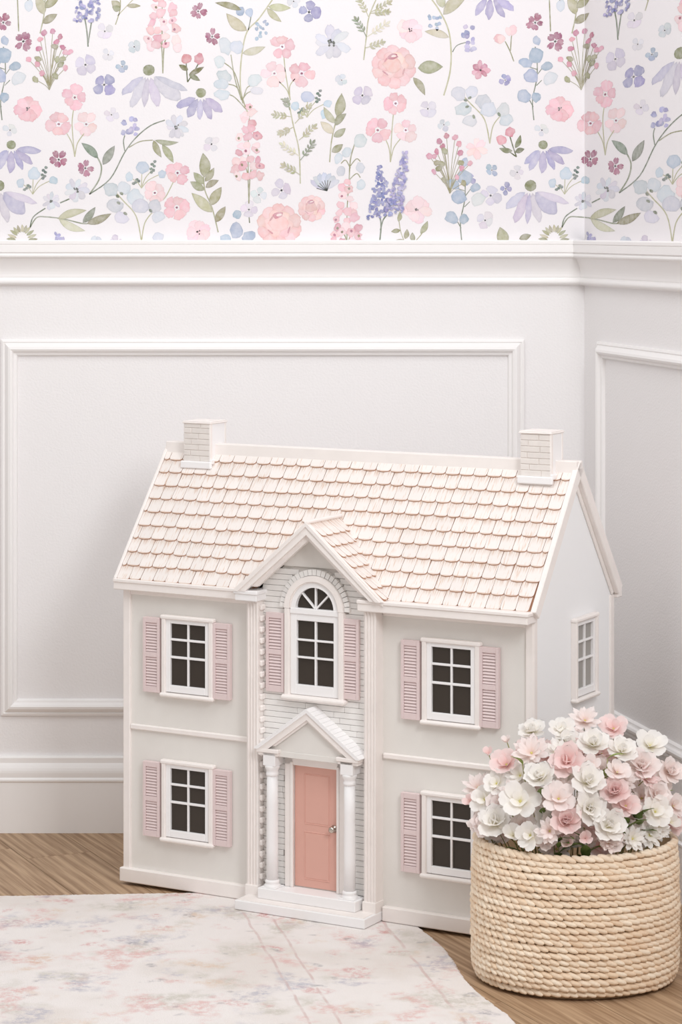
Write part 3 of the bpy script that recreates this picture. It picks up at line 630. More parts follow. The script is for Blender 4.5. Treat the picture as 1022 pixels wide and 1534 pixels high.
def shutter(cx,z0,z1,y=0.0,wd=.0325):
    s=empty('shutter',(cx,y,z0),parent=house); h=z1-z0; hw=wd/2; a=.0052
    zs=((.010,h*.505-.004),(h*.505+.004,h-.0085))
    m=MB().box(-hw,-hw+a,-.0065,.002,0,h,.0006).box(hw-a,hw,-.0065,.002,0,h,.0006)
    for q0,q1 in ((0,zs[0][0]),(zs[0][1],zs[1][0]),(zs[1][1],h)): m.box(-hw+a,hw-a,-.0062,.002,q0,q1,.0004)
    m.box(-hw+a,hw-a,-.0018,.002,zs[0][0],zs[1][1])
    P('frame',m,M_SHUT,s)
    for q0,q1 in zs:
        n=10
        for k in range(n):
            o=link('slat',SH_SLAT,None,s); o.location=(0,-.0030,q0+(q1-q0)*(k+.5)/n); o.rotation_euler=(math.radians(-38),0,0); o.scale=((hw-a)/.0106,1,1)
    return s
for cx,dz in ((.1275,0),(.606,.001)):
    for z in (.336,.1005):
        window(cx,z+dz,z+.1005+dz)
        shutter(cx-.0695,z-.0145+dz,z+.1075+dz); shutter(cx+.0655,z-.0145+dz,z+.1075+dz)
# side window
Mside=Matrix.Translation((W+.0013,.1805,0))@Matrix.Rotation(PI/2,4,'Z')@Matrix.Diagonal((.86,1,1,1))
window(0,.3625,.461,0,M_PANE_REFL,basis=Mside)
# --- arched bay window
aw=empty('arched_window',parent=house); y=-.004; az=.4795
def ring(r0,r1,y0,y1,n=22,a0=0,a1=PI,mb=None,c=None):
    mb=mb or MB(); c=c or (CX,az); v=[];f=[]
    for i in range(n+1):
        a=a0+(a1-a0)*i/n
        for r in (r0,r1):
            for yy in (y0,y1): v.append((c[0]+r*math.cos(a),yy,c[1]+r*math.sin(a)))
    for i in range(n):
        b=4*i; d=b+4
        f+=[(b,b+2,d+2,d),(b+1,d+1,d+3,b+3),(b,d,d+1,b+1),(b+2,b+3,d+3,d+2)]
    f+=[(0,1,3,2),(4*n,4*n+2,4*n+3,4*n+1)]
    return mb.add(v,f)
m=ring(.0445,.0535,y-.010,y+.004); ring(.0425,.0450,y-.0075,y+.004,mb=m)
for s in (-1,1): m.box(CX+s*.0445,CX+s*.0535,y-.010,y+.004,.3415,az,.0015)
P('casing',m,M_HTRIM,aw)
P('arch_frame',ring(.0345,.0428,y-.006,y+.003).box(CX-.0445,CX+.0445,y-.0065,y+.004,az-.0085,az+.0005,.0008),M_COLM,aw)
z0,z1=.3595,.4605; hw=.0335
P('sash',MB().box(CX-.0445,CX-hw,y-.0045,y+.004,z0-.016,az-.008,.0008).box(CX+hw,CX+.0445,y-.0045,y+.004,z0-.016,az-.008,.0008).box(CX-hw,CX+hw,y-.0045,y+.004,z1,az-.008,.0008).box(CX-hw,CX+hw,y-.0045,y+.004,z0-.016,z0,.0008),M_COLM,aw)
P('sill',MB().box(CX-.0585,CX+.0575,y-.0145,y+.004,.3345,.343,.003),M_HTRIM,aw)
rows=((z0,z0+.0415),(z0+.0445,z0+.0690),(z0+.0720,z1))
for k in (0,1): P('glazing_bar',MB().box(CX-hw,CX+hw,y-.0032,y+.003,rows[k][1],rows[k+1][0],.0006),M_COLM,aw)
P('glazing_bar',MB().box(CX-.0016,CX+.0016,y-.0030,y+.003,z0,z1,.0006),M_COLM,aw)
for a,b in rows:
    for s in (-1,1): P('pane',MB().box(min(s*.0016,s*hw)+CX,max(s*.0016,s*hw)+CX,y+.0015,y+.003,a,b),M_PANE,aw)
for k in range(4):
    a0,a1=PI*k/4+.03,PI*(k+1)/4-.03; poly=[(CX,az)]+[(CX+.035*math.cos(a0+(a1-a0)*i/6),az+.035*math.sin(a0+(a1-a0)*i/6)) for i in range(7)]
    P('pane',MB().prism(poly,y+.0015,y+.003,'y'),M_PANE,aw)
for k in (1,2,3):
    a=PI*k/4; M=Matrix.Translation((CX,0,az))@Matrix.Rotation(-a,4,'Y'); P('glazing_bar',MB().box(.001,.0355,y-.003,y+.003,-.0013,.0013,.0004,M=M),M_COLM,aw)
# arched ring of little bricks
vo=empty('brick_arch',parent=house); n=23
for k in range(n):
    a0,a1=PI*(k+.06)/n,PI*(k+.94)/n; P('brick',ring(.0541,.0632,y-.0062+.001*random.random(),.003,3,a0,a1),M_BRICK,vo)
for cxx in (.296,.4318-.0005): shutter(cxx,.3445,.4695,-.004,.0335)
# --- bricks of the bay
bw=P('mortar_bed',MB().box(.268,.468,-.0012,.003,.02,.49).prism([(.268,.49),(.468,.49),(.398,.555),(.339,.555)],-.0012,.003,'y'),M_MORT)
rh=.0091; zrow=.0395; k=0; rb=random.Random(5)
def brick(x0,x1,z):
    p=rb.uniform(0,.0008); o=P('brick',MB().box(x0+.0002,x1-.0002,-.0042-p,-.001,z+.00028,z+rh-.00028,.0006),M_BRICK,bw)
while zrow+rh<.5475:
    half=.0975 if zrow+rh<.49 else (.6105-zrow-rh)/.843
    x=CX-.0985+.0002; xe=CX+.0975
    x=max(x,CX-half); xe=min(xe,CX+half); cuts=[x]
    xx=x+rb.uniform(.03,.09)
    while xx<xe-.014: cuts.append(xx); xx+=rb.uniform(.055,.10)
    cuts.append(xe)
    for a,b in zip(cuts,cuts[1:]):
        lo,hi=zrow,zrow+rh; segs=[(a,b)]
        def cut(c0,c1):
            global segs
            new=[]
            for s0,s1 in segs:
                if c1<=s0 or c0>=s1: new.append((s0,s1)); continue
                if c0-s0>.004: new.append((s0,c0))
                if s1-c1>.004: new.append((c1,s1))
            segs=new
        if lo<.246: cut(CX-.0565,CX+.0565)
        if .248<lo and hi<.31: 
            hh=(.322-hi)/.8; 
            if hh>.01: cut(CX-hh,CX+hh)
        if .345<lo and lo<az: cut(CX-.048,CX+.048)
        if az-.005<=lo and hi>az:
            q=.0632**2-max(0,lo-az)**2
            if q>0: cut(CX-math.sqrt(q)+.004,CX+math.sqrt(q)-.004)
        if .349<lo and hi<.466:
            cut(CX-.084,CX-.052)
            cut(CX+.05,CX+.075)
        for s0,s1 in segs: brick(s0,s1,zrow)
    zrow+=rh; k+=1
# --- pilasters with fluting and toothed inner side
for s,(x0,x1) in ((-1,(.2495,.2712)),(1,(.4625,.4842))):
    p=empty('pilaster',parent=house); m=MB().box(x0,x1,-.020,.004,B0+.002,.489,.001)
    for k in range(4): xx=x0+.0028+k*.0054; m.box(xx,xx+.0030,-.0222,-.019,.03,.485,.0012)
    P('shaft',m,M_HTRIM,p)
    P('foot',MB().box(x0-.001,x1+.001,-.0235,.004,B0,.037,.001),M_HTRIM,p)
    if s<0:
        for k in range(25): zz=.045+k*.0178; P('tooth',MB().box(x1-.001,x1+.0048,-.0165,-.0035,zz,zz+.0095,.002),M_HTRIM,p)
# --- portico
st=P('step',MB().box(CX-.1165,CX+.1175,-.0600,.003,B0,.0205,.0012),M_COLM)
P('tread',MB().box(CX-.113,CX+.114,-.0570,.003,.0200,.0216,.0008),M_HTRIM,st)
P('step',MB().box(CX-.088,CX+.0885,-.0375,.003,.0216,.0385,.0012),M_COLM)
for s in (-1,1):
    cxx=CX+s*.0700; cy=-.0215; r=.0092
    c=empty('column',(cxx,cy,.0385),parent=house)
    P('shaft',MB().lathe([(r,.008),(r*1.02,.06),(r*.99,.13),(r*.95,.179)],28),M_COLM,c)
    P('base',MB().lathe([(.0132,0),(.0135,.002),(.0132,.0035),(.0112,.005),(.0108,.007),(.0116,.0085),(.0112,.0105),(.0095,.012)],28).box(-.0135,.0135,-.0135,.0135,-.0001,.0016,.0005),M_COLM,c)
    P('capital',MB().lathe([(.0090,.1755),(.0102,.1775),(.0102,.1805),(.0092,.182),(.0096,.185),(.0118,.1885),(.0122,.1915),(.0118,.1925)],28),M_COLM,c)
    P('impost',MB().box(-.0112,.0112,-.0105,.018,.1925,.2170,.0007),M_COLM,c)
ped=empty('pediment',parent=house)
AP,EN=.327,.2575; hwp=.0955
def bargeboard(c,half,zb,za,y0,y1,th0,th1,name,m,parent):
    """two sloping boards: offsets th0..th1 measured square to the slope, below the top line"""
    L=math.hypot(half,za-zb); ux,uz=half/L,(za-zb)/L
    for s in (-1,1):
        # outer end and apex points at offset t
        def pt(t,end):
            # line offset downwards by t/cos
            dz=t/ux
            return (c+s*half,zb-dz) if end else (c,za-dz)
        poly=[pt(th0,0),pt(th0,1),pt(th1,1),pt(th1,0)]
        poly=clip(poly,0,-1,-(zb-.0005))        # feet cut level
        P(name,MB().prism(poly,y0,y1,'y'),m,parent)
bargeboard(CX,hwp,EN,AP,-.036,.003,0,.0045,'roof_slab',M_COLM,ped)
bargeboard(CX,hwp-.002,EN,AP-.0012,-.0340,-.0310,.003,.0125,'raking_cornice',M_HTRIM,ped)
bargeboard(CX,hwp-.010,EN+.006,AP-.0012,-.0305,-.0280,.010,.0160,'raking_cornice',M_HTRIM,ped)
P('tympanum',MB().prism([(CX-.082,.2550),(CX+.082,.2550),(CX,.3150)],-.0260,.002,'y'),M_PANEL,ped)
P('architrave',MB().box(CX-.083,CX+.083,-.0265,.002,.2460,.2555,.0008),M_PANEL,ped)
for s in (-1,1):
    a,b=(CX+s*.0520,CX+s*.0925); a,b=min(a,b),max(a,b)
    P('cornice_return',MB().box(a+.002,b-.002,-.0320,.002,.2470,.2520,.0008).box(a,b,-.0345,.002,.2515,.2580,.0012),M_HTRIM,ped)
# tiles on the little portico roof, each course one strip
for s in (-1,1):
    L=math.hypot(hwp,AP-EN)
    M=Matrix.Translation((CX,0,AP))@Matrix.Rotation(math.atan2(AP-EN,hwp) if s>0 else PI-math.atan2(AP-EN,hwp),4,'Y')
    for k in range(14):
        a,b=L*k/14+.00012,L*(k+1)/14-.00012; P('roof_tile',MB().box(a,b,-.0362,.002,-.0012,.0012,.0003,M=M),M_COLM,ped)
# --- door
dr=empty('front_door',parent=house)
P('leaf',MB().box(CX-.0395,CX+.0395,-.0030,.002,.0405,.2315,.0004),M_DOOR,dr)
for a,b in ((.0545,.1265),(.1415,.2180)):
    q=CX+.001; w2=.0215
    P('door_panel',MB().box(q-w2,q+w2,-.0036,.0,a,b,.0008),M_DOOR,dr)
    P('panel_bead',MB().box(q-w2-.002,q+w2+.002,-.0038,.0,b,b+.002,.0008).box(q-w2-.002,q+w2+.002,-.0038,.0,a-.002,a,.0008).box(q-w2-.002,q-w2,-.0038,.0,a,b,.0008).box(q+w2,q+w2+.002,-.0038,.0,a,b,.0008),M_DOOR,dr)
P('frame',MB().box(CX-.0555,CX-.0395,-.0085,.003,.0385,.243,.0012).box(CX+.0395,CX+.0555,-.0085,.003,.0385,.243,.0012).box(CX-.0555,CX+.0555,-.0085,.003,.2315,.2445,.0012).box(CX-.0445,CX-.0395,-.0105,.003,.0385,.2365,.001).box(CX+.0395,CX+.0445,-.0105,.003,.0385,.2365,.001),M_HTRIM,dr)
kb=MB().lathe([(.0012,0),(.0058,.0004),(.0060,.0012),(.0028,.0018),(.0022,.005),(.0040,.0065),(.0052,.009),(.0048,.0112),(.003,.0125),(.0004,.013)],20).build('knob',M_KNOB,dr); kb.location=(CX+.0325,-.0030,.1380); kb.rotation_euler=(PI/2,0,0)

# --- roof
roof=empty('roof',parent=house)
def slopebox(x0,x1,v0,v1,n0,n1,b=0,back=False):
    s=Vector((0,-1,1)) if back else Vector((0,1,1))
    V=Vector((0,-sv.y,sv.z)) if back else sv; Nn=Vector((0,sv.z,sv.y)) if back else sn
    O=Vector((0,2*RY-EY,EZ)) if back else Vector((0,EY,EZ))
    M=Matrix(((1,V.x,Nn.x,O.x),(0,V.y,Nn.y,O.y),(0,V.z,Nn.z,O.z),(0,0,0,1)))
    return MB().box(x0,x1,v0,v1,n0,n1,b,M=M)
GHN,GTN=.118,(.600-EZ)/sv.z        # notch left open for the gabled bay
Mr=Matrix(((1,0,0,0),(0,sv.y,sn.y,EY),(0,sv.z,sn.z,EZ),(0,0,0,1)))
P('roof_board',MB().prism([(-OV,0),(CX-GHN,0),(CX,GTN),(CX,SL),(-OV,SL)],-.0075,-.0012,'z',M=Mr).prism([(CX+GHN,0),(W+OV,0),(W+OV,SL),(CX,SL),(CX,GTN)],-.0075,-.0012,'z',M=Mr),M_SEDGE,roof)
P('roof_board',slopebox(-OV,W+OV,0,SL,-.0075,.001,back=True),M_HTRIM,roof)
for x0,x1 in ((-OV-.002,-OV+.0035),(W+OV-.0055,W+OV+.0035)):
    P('rake_board',slopebox(x0,x1,-.003,SL+.003,-.0135,.0052,.0012),M_HTRIM,roof)
    P('rake_board',slopebox(x0,x1,-.003,SL+.003,-.0135,.0052,.0012,back=True),M_HTRIM,roof)
P('rake_board',slopebox(W-.001,W+OV-.005,0,SL-.008,-.020,-.008,.0012),M_HTRIM,roof); P('rake_board',slopebox(W-.001,W+OV-.005,0,SL-.008,-.020,-.008,.0012,back=True),M_HTRIM,roof)
P('ridge_board',MB().box(-OV+.001,W+OV+.002,RY-.0125,RY+.0105,.6955,.7180,.0010),M_HTRIM,roof)
# eaves
P('eave_board',MB().box(-OV-.001,.242,-.0175,.002,.4865,.5030,.0012).box(-OV-.001,.242,-.0195,.002,.4985,.5045,.0012),M_HTRIM,roof)
P('eave_board',MB().box(.4560,W+.004,-.0300,.002,.4865,.5005,.0015).box(.4560,W+.006,-.0320,.002,.4985,.5045,.0012),M_HTRIM,roof)
P('eave_board',MB().box(-OV,W+OV,D+.001,D+.018,.4865,.5030,.0012),M_HTRIM,roof)
# gabled dormer over the bay
gab=empty('gable_roof',parent=house)
GA_Z,GE_Z,GH=.6165,.5030,.1345; gs=(GA_Z-GE_Z)/GH
ptop=lambda z:EY+(z-EZ)*(RY-EY)/(RZ-EZ)
YF=-.0330
for s in (-1,1):
    v=[(CX,YF,GA_Z),(CX+s*GH,YF,GE_Z),(CX+s*GH,ptop(GE_Z)+.012,GE_Z),(CX,ptop(GA_Z)+.012,GA_Z)]
    vv=v+[(a,b,c-.006) for a,b,c in v]
    P('slope_board',MB().add(vv,[(0,1,2,3),(7,6,5,4),(0,4,5,1),(1,5,6,2),(2,6,7,3),(3,7,4,0)]),M_HTRIM,gab)
bargeboard(CX,GH+.001,GE_Z+.0012,GA_Z+.0030,YF-.003,YF+.004,0,.0150,'bargeboard',M_HTRIM,gab)
bargeboard(CX,GH-.003,GE_Z+.001,GA_Z+.0030,YF-.005,YF+.002,0,.0050,'bargeboard',M_HTRIM,gab)
bargeboard(CX,GH-.010,GE_Z+.009,GA_Z+.0010,YF+.004,YF+.012,.012,.0205,'bargeboard',M_HTRIM,gab)
bargeboard(CX,GH-.012,GE_Z+.012,GA_Z,-.028,.004,.0005,.016,'soffit_board',M_PANEL,gab)
P('gable_panel',MB().prism([(CX-.110,.5),(CX+.110,.5),(CX,.598)],.0005,.006,'y'),M_PANEL,gab)
P('gable_panel',MB().prism([(CX-.082,.5450),(CX+.082,.5450),(CX,.6110)],-.0046,.003,'y'),M_PANEL,gab)
P('ridge_cap',MB().box(CX-.0042,CX+.0042,YF-.004,ptop(GA_Z)+.004,GA_Z+.0005,GA_Z+.0055,.0015),M_HTRIM,gab)
P('cornice_block',MB().box(CX-.1330,CX-.0925,-.0330,.002,.4880,.5005,.0012).box(CX-.1350,CX-.0905,-.0350,.002,.4985,.5050,.0012),M_COLM,gab)
# shingles
EXP=.0258
def shingle_mesh(wd,k):
    L=EXP*1.36; t=.0030; hw=wd/2-.00035; r=.0042+.0010*k; sag=.0010
    outl=[(-hw,L),(hw,L),(hw,r)]
    for i in range(1,6):
        a=PI/2*i/6; outl.append((hw-r+r*math.cos(a),r*.8-r*.8*math.sin(a)-sag*math.sin(a)+ (r*.2)))
    outl+=[(0,-sag+.0)]
    for i in range(5,0,-1):
        a=PI/2*i/6; outl.append((-hw+r-r*math.cos(a),r*.8-r*.8*math.sin(a)-sag*math.sin(a)+(r*.2)))
    outl.append((-hw,r)); n=len(outl)
    v=[(x,y,.0006+t*(1-y/L)) for x,y in outl]+[(x,y,-.0012) for x,y in outl]
    m=MB(); m.add(v,[tuple(range(n-1,-1,-1)),tuple(range(n,2*n))],0); m.add(v,[(i,(i+1)%n,(i+1)%n+n,i+n) for i in range(n)],1)
    me=m.mesh('shingle'); me.materials.append(M_SHIN); me.materials.append(M_SEDGE); return me
SW=.0247; SHM=[shingle_mesh(SW*q,i%3) for i,q in enumerate((1,.9,1.08,.96,1.04))]; SHW=[SW*q for q in (1,.9,1.08,.96,1.04)]
def place_sh(parent,M,ws,me):
    o=link('shingle',me,None,parent); o.matrix_local=M@Matrix.Rotation(random.uniform(-.02,.02),4,'Z'); return o
B=Matrix(((1,0,0,0),(0,sv.y,sn.y,0),(0,sv.z,sn.z,0),(0,0,0,1)))
rs=random.Random(9); row=0; vv=-.002; xr0,xr1=-OV+.0035,W+OV-.0055
while vv<SL-.018:
    x=xr0-rs.uniform(.002,SW*.9) if row%2 else xr0-rs.uniform(0,.006)
    while x<xr1-.003:
        i=rs.randrange(5); wd=SHW[i]
        x0,x1=max(x,xr0),min(x+wd,xr1); cx=x+wd/2; v0=vv+rs.uniform(-.0009,.0009)
        p=Vector((cx,EY,EZ))+sv*v0; hz=GE_Z+(GH-abs(cx-CX))*gs
        inside=(p.z+.022<hz-.004) and abs(cx-CX)<GH-.008
        if not inside and x1-x0>.004:
            if x<xr0 or x+wd>xr1:      # cut at the rake
                me=shingle_mesh(x1-x0,0); cx=(x0+x1)/2
            else: me=SHM[i]
            place_sh(roof,Matrix.Translation((cx,p.y,p.z))@B,wd,me)
        x+=wd
    row+=1; vv+=EXP
# shingles on the gable slopes (courses run parallel to the gable ridge)
gl=math.hypot(GH,GA_Z-GE_Z)
for s in (-1,1):
    U=Vector((0,1 if s>0 else -1,0)); V=Vector((-s*GH/gl,0,(GA_Z-GE_Z)/gl)); Nn=U.cross(V)
    B2=Matrix(((U.x,V.x,Nn.x,0),(U.y,V.y,Nn.y,0),(U.z,V.z,Nn.z,0),(0,0,0,1)))
    vv=.002
    while vv<gl-.016:
        z=GE_Z+vv*(GA_Z-GE_Z)/gl; y0=YF+.004; y1=ptop(z)+.006; y=y0-rs.uniform(0,.01)
        while y<y1:
            i=rs.randrange(5); wd=SHW[i]*.8
            a,b=max(y,y0),min(y+wd,y1+.008)
            if b-a>.005:
                o=place_sh(gab,Matrix.Translation((CX+s*(GH-vv*GH/gl),(a+b)/2,z))@B2,wd,shingle_mesh(b-a,1))
            y+=wd
        vv+=EXP*.92
# --- chimneys
def chimney(x0,x1,y0,y1,zt,zf):
    c=empty('chimney',parent=house)
    P('core',MB().box(x0+.0012,x1-.0012,y0+.0012,y1-.0012,.66,zt-.003),M_CHIM,c)
    z=zf; k=0; rc=random.Random(int(x0*1000))
    while z<zt-.006:
        h=min(.0093,zt-.004-z)
        off=.3 if k%2 else .62
        xm=x0+(x1-x0)*(off+rc.uniform(-.1,.1)); ym=y0+(y1-y0)*(1-off)
        for a,b in ((x0,xm),(xm,x1)): P('brick',MB().box(a+.0003,b-.0003,y0-.0002*rc.random(),y0+.003,z+.0003,z+h-.0003,.0007),M_CHIM,c)
        z+=h; k+=1
    P('corner_strip',MB().box(x1-.0025,x1+.0006,y0-.0004,y0+.0065,zf-.004,zt-.003,.0006).box(x1-.0025,x1+.0006,y1-.005,y1+.0003,zf-.004,zt-.003,.0006),M_HTRIM,c)
    P('side_panel',MB().box(x1-.0025,x1-.0002,y0+.004,y1-.003,zf-.004,zt-.003),M_COLM,c)
    P('cap',MB().box(x0-.002,x1+.002,y0-.002,y1+.002,zt-.0045,zt-.0015,.001).box(x0-.0008,x1+.0008,y0-.0008,y1+.0008,zt-.0017,zt,.0006),M_HTRIM,c)
    P('flashing',MB().box(x0-.0035,x1+.0035,y0-.0050,y0+.002,zf-.0115,zf+.0005,.0015).box(x1-.0005,x1+.0040,y0-.003,y1+.003,zf-.004,zf+.004,.001),M_COLM,c)
chimney(.0400,.0930,.1185,.1685,.7560,.6885)
chimney(.6645,.7175,.1185,.1625,.7640,.6935)
#===BASKET===
# ------------------------------------------------------------------ woven basket
def straw_mat():
    m=mat('straw',(226,203,176),.75,.35,500,spec=.15); nt=m.node_tree; N=nt.nodes; Lk=nt.links; b=N['Principled BSDF']
    a=N.new('ShaderNodeAttribute'); a.attribute_name='Tone'
    cr=N.new('ShaderNodeValToRGB'); e=cr.color_ramp.elements; e[0].position=0; e[0].color=lin((236,208,178))+(1,); e[1].position=1; e[1].color=lin((253,239,219))+(1,)
    Lk.new(a.outputs['Fac'],cr.inputs[0]); Lk.new(cr.outputs[0],b.inputs['Base Color']); return m
M_STRAW=straw_mat(); M_LINER=mat('straw_inside',(176,148,116),.85,.3,300)
BX,BY,BRX,BRY,BH=.338,-.878,.1475,.130,.2045
basket=empty('woven_basket',(BX,BY,0)); tag(basket,'round natural seagrass basket of plaited coils filled with pink and white blossoms','basket')
NR=22; pitch=(BH-.006)/NR
ES=[];EF=[]; na,nb=8,6
for j in range(nb+1):
    ph=-PI/2+PI*j/nb
    for i in range(na): a=2*PI*i/na; ES.append((math.sin(ph),math.cos(ph)*math.cos(a),math.cos(ph)*math.sin(a)))
for j in range(nb):
    for i in range(na): EF.append((j*na+i,j*na+(i+1)%na,(j+1)*na+(i+1)%na,(j+1)*na+i))
def brad(z):
    t=z/BH; k=1.0+.02*math.sin(PI*min(1,t*1.05))
    if z<.022: k-=.085*(1-z/.022)**2
    return k
rk=random.Random(21)
for r in range(NR):
    zc=.0055+pitch*(r+.5); k=brad(zc); nst=70; v=[];f=[];tone=[]; ph=rk.random(); rowt=rk.uniform(.35,.65); ru=rk.uniform(-.0008,.0008)
    for i in range(nst):
        a=2*PI*(i+ph+rk.uniform(-.08,.08))/nst; wv=.0007*math.sin(3*a+r*1.7)
        c=Vector(((BRX*k+ru-.0045)*math.cos(a),(BRY*k+ru-.0045)*math.sin(a),zc+wv))
        tg=Vector((-BRX*math.sin(a),BRY*math.cos(a),0)).normalized(); nn=Vector((tg.y,-tg.x,0)); up=Vector((0,0,1))
        sl=math.radians(rk.uniform(11,20)); tw=math.radians(rk.uniform(12,20))
        lx=(tg*math.cos(sl)-up*math.sin(sl)); lx=(lx*math.cos(tw)+nn*math.sin(tw)).normalized(); uy=(up-lx*up.dot(lx)).normalized(); nz=lx.cross(uy)
        s0=rk.uniform(.92,1.1); tn=max(0,min(1,rowt+rk.uniform(-.32,.32))); b=len(v)
        for p in ES: v.append(tuple(c+lx*(p[0]*.0118*s0)+uy*(p[1]*.0044*s0)+nz*(p[2]*.0050))); tone.append(tn)
        f+=[tuple(q+b for q in g) for g in EF]
    me=bpy.data.meshes.new('plaited_coil'); me.from_pydata(v,[],f); me.polygons.foreach_set('use_smooth',[True]*len(f))
    at=me.attributes.new('Tone','FLOAT','POINT'); at.data.foreach_set('value',tone); me.update()
    link('plaited_coil',me,M_STRAW,basket)
P('lining',MB().lathe([(.90,.004),(.945,.02),(.955,.05),(.965,.10),(.955,.196),(.925,.196),(.925,.05),(.89,.012)],64,sx=BRX,sy=BRY),M_LINER,basket)
P('bottom',MB().lathe([(.5,.0008),(.90,.0008),(.92,.006),(.88,.012),(.5,.012)],48,sx=BRX,sy=BRY),M_LINER,basket)

# ------------------------------------------------------------------ blossoms in the basket
def petal_mat(name,base,mid,tip):
    m=mat(name,tip,.6,spec=.1); nt=m.node_tree; N=nt.nodes; Lk=nt.links; b=N['Principled BSDF']
    a=N.new('ShaderNodeAttribute'); a.attribute_name='Along'
    cr=N.new('ShaderNodeValToRGB'); e=cr.color_ramp.elements; e[0].position=0; e[0].color=lin(base)+(1,); e[1].position=1; e[1].color=lin(tip)+(1,)
    q=e.new(.35); q.color=lin(mid)+(1,)
    Lk.new(a.outputs['Fac'],cr.inputs[0])
    oi=N.new('ShaderNodeObjectInfo'); hs=N.new('ShaderNodeHueSaturation'); mr=N.new('ShaderNodeMapRange'); mr.inputs[3].default_value=.96; mr.inputs[4].default_value=1.03
    Lk.new(oi.outputs['Random'],mr.inputs[0]); Lk.new(mr.outputs[0],hs.inputs['Value']); Lk.new(cr.outputs[0],hs.inputs['Color']); Lk.new(hs.outputs[0],b.inputs['Base Color'])
    tr=N.new('ShaderNodeBsdfTranslucent'); Lk.new(hs.outputs[0],tr.inputs['Color']); mx=N.new('ShaderNodeMixShader'); mx.inputs[0].default_value=.32
    Lk.new(b.outputs[0],mx.inputs[1]); Lk.new(tr.outputs[0],mx.inputs[2]); Lk.new(mx.outputs[0],N['Material Output'].inputs[0]); return m
PM={'w':petal_mat('petal_white',(242,236,208),(253,249,243),(254,252,250)),'b':petal_mat('petal_blush',(246,220,208),(253,240,236),(255,247,245)),'p':petal_mat('petal_pink',(245,204,198),(251,224,221),(254,237,235))}
M_CENT=mat('flower_centre',(206,196,120),.7); M_STEM=mat('flower_stem',(158,156,104),.7,var=.05,vscale=40); M_LEAF=mat('leaf_green',(104,124,66),.55,.1,90,.1,40,rand=.12); M_LEAF2=mat('leaf_shoot',(152,170,96),.55,rand=.1)
def petal_mesh(kind):
    wd,cup,curl,notch={'wide':(.84,.16,.22,0),'notch':(.78,.08,.06,.12),'thin':(.40,.10,.12,.0),'cup':(.95,.34,.42,.04)}[kind]
    nu,nv=6,6; v=[];al=[];f=[]
    for i in range(nu+1):
        s=i/nu; h=wd/2*(math.sin(PI*min(1,.10+.80*s**1.15)))**.75
        if i==nu: h*=.62
        for j in range(nv+1):
            t=-1+2*j/nv; x=s-(notch*(1-abs(t))*(s>.9))-.07*(t*t)*(s>.9)
            v.append((x, h*t, curl*s*s*.6+cup*(h*t)**2*2.2+.02*math.sin(5*t+4*s)*s)); al.append(s)
    for i in range(nu):
        for j in range(nv): b=i*(nv+1)+j; f.append((b,b+1,b+nv+2,b+nv+1))
    me=bpy.data.meshes.new('petal'); me.from_pydata(v,[],f); me.polygons.foreach_set('use_smooth',[True]*len(f))
    at=me.attributes.new('Along','FLOAT','POINT'); at.data.foreach_set('value',al); me.update(); return me
PETAL={}
for kd in ('wide','notch','thin','cup'):
    for c in 'wbp':
        me=petal_mesh(kd); me.materials.append(PM[c]); PETAL[kd,c]=me
CENT=MB().lathe([(.02,0),(.11,.02),(.13,.08),(.09,.15),(.01,.18)],10).mesh('centre'); CENT.materials.append(M_CENT)
KIND={'O':[('notch',6,1,20,0),('notch',4,.62,50,.4)],'D':[('thin',10,1,14,0),('thin',8,.82,38,.3)],'R':[('wide',6,1,14,0),('wide',5,.82,42,.5),('cup',4,.56,66,.2)],'C':[('wide',6,1,18,0),('cup',5,.80,48,.4),('cup',4,.58,66,.1),('cup',3,.38,80,.6)],'S':[('notch',4,1,48,0)]}
rf=random.Random(33)
DC=Vector((.338,-.878,.13))
def flower(x,y,z,r,kind,col,idx=0):
    rf=random.Random(500+idx)
    pos=Vector((x,y,z)); out=(pos-DC).normalized(); tocam=(Vector((0,-ZW,CAMH))-pos).normalized()
    d=(out*.62+tocam*.55+Vector((rf.uniform(-.25,.25),rf.uniform(-.1,.1),rf.uniform(-.2,.25)))).normalized()
    fl=empty('blossom'); q=d.to_track_quat('Z','Y'); fl.matrix_world=Matrix.Translation(pos)@q.to_matrix().to_4x4()@Matrix.Rotation(rf.random()*6,4,'Z')
    for kd,n,L,el,ph in KIND[kind]:
        for i in range(n):
            a=2*PI*(i+ph)/n+rf.uniform(-.13,.13); e=math.radians(el+rf.uniform(-9,9)); s=r*1.24*L*rf.uniform(.9,1.08)
            o=link('petal',PETAL[kd,col],None,fl); o.matrix_local=Matrix.Rotation(a,4,'Z')@Matrix.Rotation(-e,4,'Y')@Matrix.Translation((r*.06,0,0))@Matrix.Rotation(rf.uniform(-.2,.2),4,'X')@Matrix.Diagonal((s,s*rf.uniform(.9,1.1),s,1))
    if kind in 'ODR':
        o=link('centre',CENT,None,fl); o.scale=(r*.75,)*3
    inv=fl.matrix_world.inverted(); end=pos+(Vector((BX+(x-BX)*.45,BY+(y-BY)*.45,.10))-pos)*(.85 if rf.random()<.3 else .4); midp=pos-d*min(.05,(pos-end).length*.4)
    pp=[inv@(pos-d*.001),inv@midp,inv@((midp+end)/2),inv@end]
    P('stem',MB().tube(pp,[.0008,.0009,.0010,.0010],5),M_STEM,fl)
    return fl
